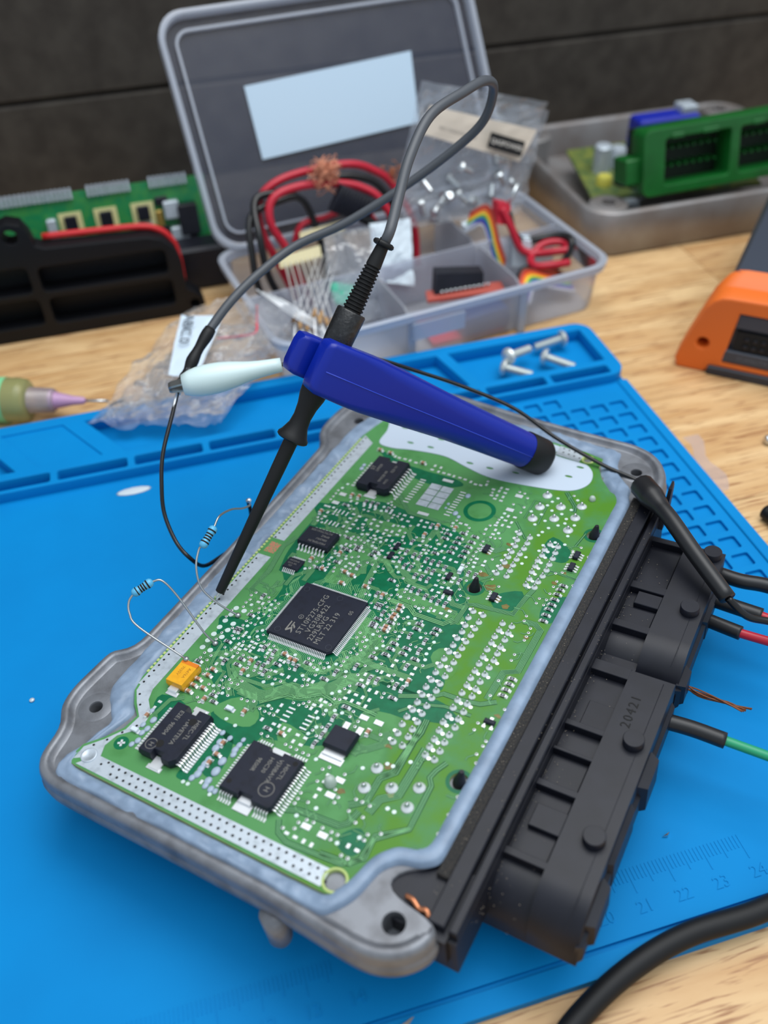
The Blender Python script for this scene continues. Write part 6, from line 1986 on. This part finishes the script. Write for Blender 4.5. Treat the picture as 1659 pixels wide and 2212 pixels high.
# board with green header inside
gh = thing('green_header_board', 'yellow-green circuit board in the metal enclosure', 'circuit board', (200, 330, 2))
b = MB()
b.loft([[(172, 318, 11), (262, 306, 11), (272, 372, 14), (182, 372, 14)], [(172, 318, 12.6), (262, 306, 12.6), (272, 372, 15.6), (182, 372, 15.6)]])
part('laminate', b, mat('olive_laminate', (122, 130, 62), 0.4, col2=(70, 96, 60), vscale=0.2), gh)
for x, y, r, h_, m_ in ((189, 344, 4.6, 15, m_strip), (199, 346, 4.2, 12, m_strip), (184, 330, 4, 5, mat('yellow_comp', (196, 190, 80), 0.5)), (194, 328, 5, 5, m_black), (212, 350, 6, 9, m_black), (228, 352, 7, 8, m_strip)):
    b = MB()
    b.lathe((x, y, 12), (0, 0, 1), [(0, r), (h_, r), (h_ + 1, r * 0.8), (h_ + 1.1, 0.1)], 16)
    part('capacitor', b, m_, gh, 40)
for x, y in ((176, 312), (186, 310), (196, 322)):
    b = MB()
    b.box(x, x + 9, y, y + 7, 5, 10.8, bev=0.6)
    part('bright_block', b, m_strip, gh)
# green connector lying over the tray edge
m_grn = mat('green_nylon', (10, 84, 28), 0.4, col2=(14, 96, 34), vscale=0.1)
gc = thing('green_connector', 'large green two-bay connector housing resting on the metal enclosure', 'connector', (225, 300, 20))
O0 = Vector((183, 301, 20.2))
gx = Vector((0.993, -0.02, 0.035)).normalized()
gz = Vector((-0.09, 0.22, 0.97)).normalized()
gy = gz.cross(gx).normalized()
gz = gx.cross(gy)
MG = Matrix(((gx.x, gy.x, gz.x, O0.x), (gx.y, gy.y, gz.y, O0.y), (gx.z, gy.z, gz.z, O0.z), (0, 0, 0, 1)))
b = MB()
b.plate(rrect(0, 112, 0, 30.5, 4, 4), [rrect(11, 45, 4.5, 25.5, 1.5, 3), rrect(50, 84, 4.5, 25.5, 1.5, 3)], 0, 13, bev=0.6)
b.bm.transform(MG @ Matrix.Rotation(pi / 2, 4, 'X'))
part('housing', b, m_grn, gc, 35)
b = MB()
b.box(2, 110, 2.5, 7, 1.5, 29, M=MG @ Matrix.Translation((0, 0, 0)))
part('back_wall', b, mat('deep_green', (6, 30, 10), 0.6), gc)
for bx in (11, 50):
    for k in range(8):
        for zz in (11, 19):
            b = MB()
            b.box(bx + 3 + k * 3.8, bx + 4.2 + k * 3.8, -6, 2.6, zz, zz + 1.2, M=MG)
            part('pin', b, m_grn, gc)
b = MB()
b.box(-7, 1, -9, 4, 6, 18, bev=0.8, M=MG)
part('side_ear', b, m_grn, gc)
for bx, w_ in ((14, 6), (30, 8), (56, 6), (70, 8)):
    b = MB()
    b.box(bx, bx + w_, -13.4, -6, 25.2, 27.5, bev=0.4, M=MG)
    part('key_rib', b, m_grn, gc)
t = thing('blue_relay', 'blue block with a silver top corner behind the green connector', 'relay', (225, 352, 15))
b = MB()
b.box(211, 246, 348, 360, 15.8, 35.5, bev=1.2)
part('body', b, mat('royal_blue', (24, 40, 160), 0.4), t)
b = MB()
b.box(236, 245, 350, 359, 35.3, 39.5, bev=0.6)
part('silver_top', b, m_strip, t)
b = MB()
b.lathe((288, 310, 1.0), (0.35, -1, 0.12), [(0, 8), (30, 8)], 14)
part('cable', b, m_black_matte, t) if False else b.bm.free()

# ------------------------------------------------------------------ orange programmer at the right
m_or = mat('orange_rubber', (226, 108, 34), 0.5, bump=0.08, bscale=2, bdist=0.04)
m_slate = mat('slate_plastic', (56, 62, 74), 0.45)
pg = thing('programmer_box', 'slate grey programmer with thick orange bumper and side socket', 'device', (200, 190, -3))
PO = Vector((150.2, 191.4, -3))
pe1 = Vector((0.76, -0.65, 0)).normalized()
pe2 = Vector((0.65, 0.76, 0)).normalized()
MP = Matrix(((pe1.x, pe2.x, 0, PO.x), (pe1.y, pe2.y, 0, PO.y), (0, 0, 1, PO.z), (0, 0, 0, 1)))
# bumper: outline along e1 / z, swept a little in depth; panel opening cut out
front = [(1.2, 0), (12, -0.0), (14, 1.5), (120, 1.5), (120, 37), (16, 34.5), (12.5, 34.0), (9.5, 32.0), (7.0, 28), (2.0, 12), (0, 4)]
opening = [[(18.5, 6.0), (118, 6.0), (118, 28.5), (20.5, 28.5)], circ(9.4, 13.0, 2.4, 16)]
b = MB()
b.plate(front, opening, -11, 0, bev=0.9)
b.bm.transform(MP @ Matrix.Rotation(pi / 2, 4, 'X'))
part('bumper', b, m_or, pg, 40)
b = MB()
b.sm = True
sec_ = []
for yv, dzv, ins in ((10, 0, 0.0), (14, 3.0, 1.5), (17, 4.2, 3)):
    sec_.append([MP @ Vector((x + ins, yv, max(0.3, z + (dzv if z > 20 else 0)))) for x, z in front])
b.loft(sec_)
part('bumper_shoulder', b, m_or, pg, 40)
b = MB()
b.loft([[MP @ Vector(p) for p in ((13, 16, 1), (128, 16, 1), (128, 16, 40), (15, 16, 38), (13, 16, 34))], [MP @ Vector(p) for p in ((18, 120, 1), (128, 120, 1), (128, 120, 42), (21, 120, 42), (18, 120, 36))]])
part('case', b, m_slate, pg)
b = MB()
b.box(17.5, 119, 3.0, 12, 4.5, 30, M=MP)
part('panel', b, m_slate, pg)
b = MB()
b.box(17, 119, 0.2, 4, 6.2, 11.8, bev=0.5, M=MP)
b.box(17, 119, 1.2, 4, 21.5, 28.2, bev=0.5, M=MP)
part('panel_bezel', b, m_slate, pg)
b = MB()
b.box(21, 62, 1.0, 3.2, 12.4, 20.4, M=MP)
part('socket', b, m_dark, pg)
for k in range(9):
    for zz in (14.2, 17.4):
        b = MB()
        b.lathe(MP @ Vector((25.5 + k * 3.2, 1.2, zz)), -pe2, [(0, 1.05), (0.8, 1.0), (0.8, 0.5)], 10)
        part('socket_pin', b, m_black, pg)
b = MB()
b.box(13.5, 119, -1.5, 6, -0.0, 4.0, bev=0.6, M=MP)
part('foot_strip', b, mat('slate_dark', (40, 44, 54), 0.5), pg)
b = MB()
b.text('SCANLITA', 2.6, MP @ Matrix.Translation((23.5, 0.15, 9.0)) @ Matrix.Rotation(pi / 2, 4, 'X'), 0.05)
part('panel_text', b, mat('panel_grey', (88, 94, 106), 0.5), pg)

# ------------------------------------------------------------------ little things
b = MB()
b.lathe((156.2, 134.8, -1.2), (1, -0.35, 0), [(0, 1.2), (0.5, 1.9), (3, 1.9), (9, 1.7), (14, 1.7)], 14)
single('metal_plug', b, m_steel, 'small bright metal plug at the right edge of the bench', 'plug', 40)
b = MB()
b.tube(cr([(133.6, 100, -0.4), (135.5, 92, 0.4), (139, 80, 0.6), (150, 62, 0.6)], 6), 2.6, 12)
single('black_lead', b, m_black_matte, 'stub of black lead at the right edge of the bench beside the mat', 'cable')
for k, (x, y, z, l, lab) in enumerate(((-31, -17.8, 0.2, 2.2, 'tiny dark debris flake on the front groove of the mat'), (43.5, 4.6, 0.2, 1.3, 'tiny bright speck on the mat above the ruler'))):
    b = MB()
    b.loft([[(x - l, y, z), (x, y - l * 0.3, z), (x + l, y + l * 0.5, z), (x, y + 0.2 * l, z)], [(x - l * 0.8, y, z + 0.5), (x, y - l * 0.2, z + 0.9), (x + l * 0.7, y + l * 0.4, z + 0.6), (x, y + 0.15 * l, z + 0.8)]])
    single('debris_flake', b, m_steel if k else mat('flake', (150, 140, 130), 0.5), lab, 'debris')
b = MB()
b.ball((-108.5, 93.5, 0.25), 0.8, 0.6)
single('solder_ball', b, m_strip, 'small grey solder ball on the left of the mat', 'solder')
for k, (x, y, r) in enumerate(((-73, 176.5, 4.2),)):
    b = MB()
    b.sm = True
    b.loft([[(x + r * 1.5 * cos(t_ * 0.524), y + 0.5 * r * sin(t_ * 0.524), 0.01) for t_ in range(12)], [(x + r * 1.3 * cos(t_ * 0.524), y + 0.4 * r * sin(t_ * 0.524), 0.25) for t_ in range(12)]])
    single('glue_smear', b, mat('smear_white', (196, 208, 216), 0.4), 'whitish glue smear on the mat below the tray slots', 'glue')
b = MB()
pts = [(132.6 + 0.9 * sin(k * 1.3) - k * 0.55, 147 - k * 3.9, -3) for k in range(9)]
b.loft([[(x - 3.2 + sin(k) * 0.8, y, -2.99) for k, (x, y, z) in enumerate(pts)] + [(x + 2.8 + cos(k) * 0.8, y, -2.99) for k, (x, y, z) in list(enumerate(pts))[::-1]], [(x - 2.4 + sin(k) * 0.6, y, -2.8) for k, (x, y, z) in enumerate(pts)] + [(x + 2.0 + cos(k) * 0.6, y, -2.8) for k, (x, y, z) in list(enumerate(pts))[::-1]]])
single('dried_glue', b, film('dried_glue', (240, 224, 214), 0.6, 0.3, 0.1), 'pale dried glue streak on the bench beside the mat edge', 'glue')
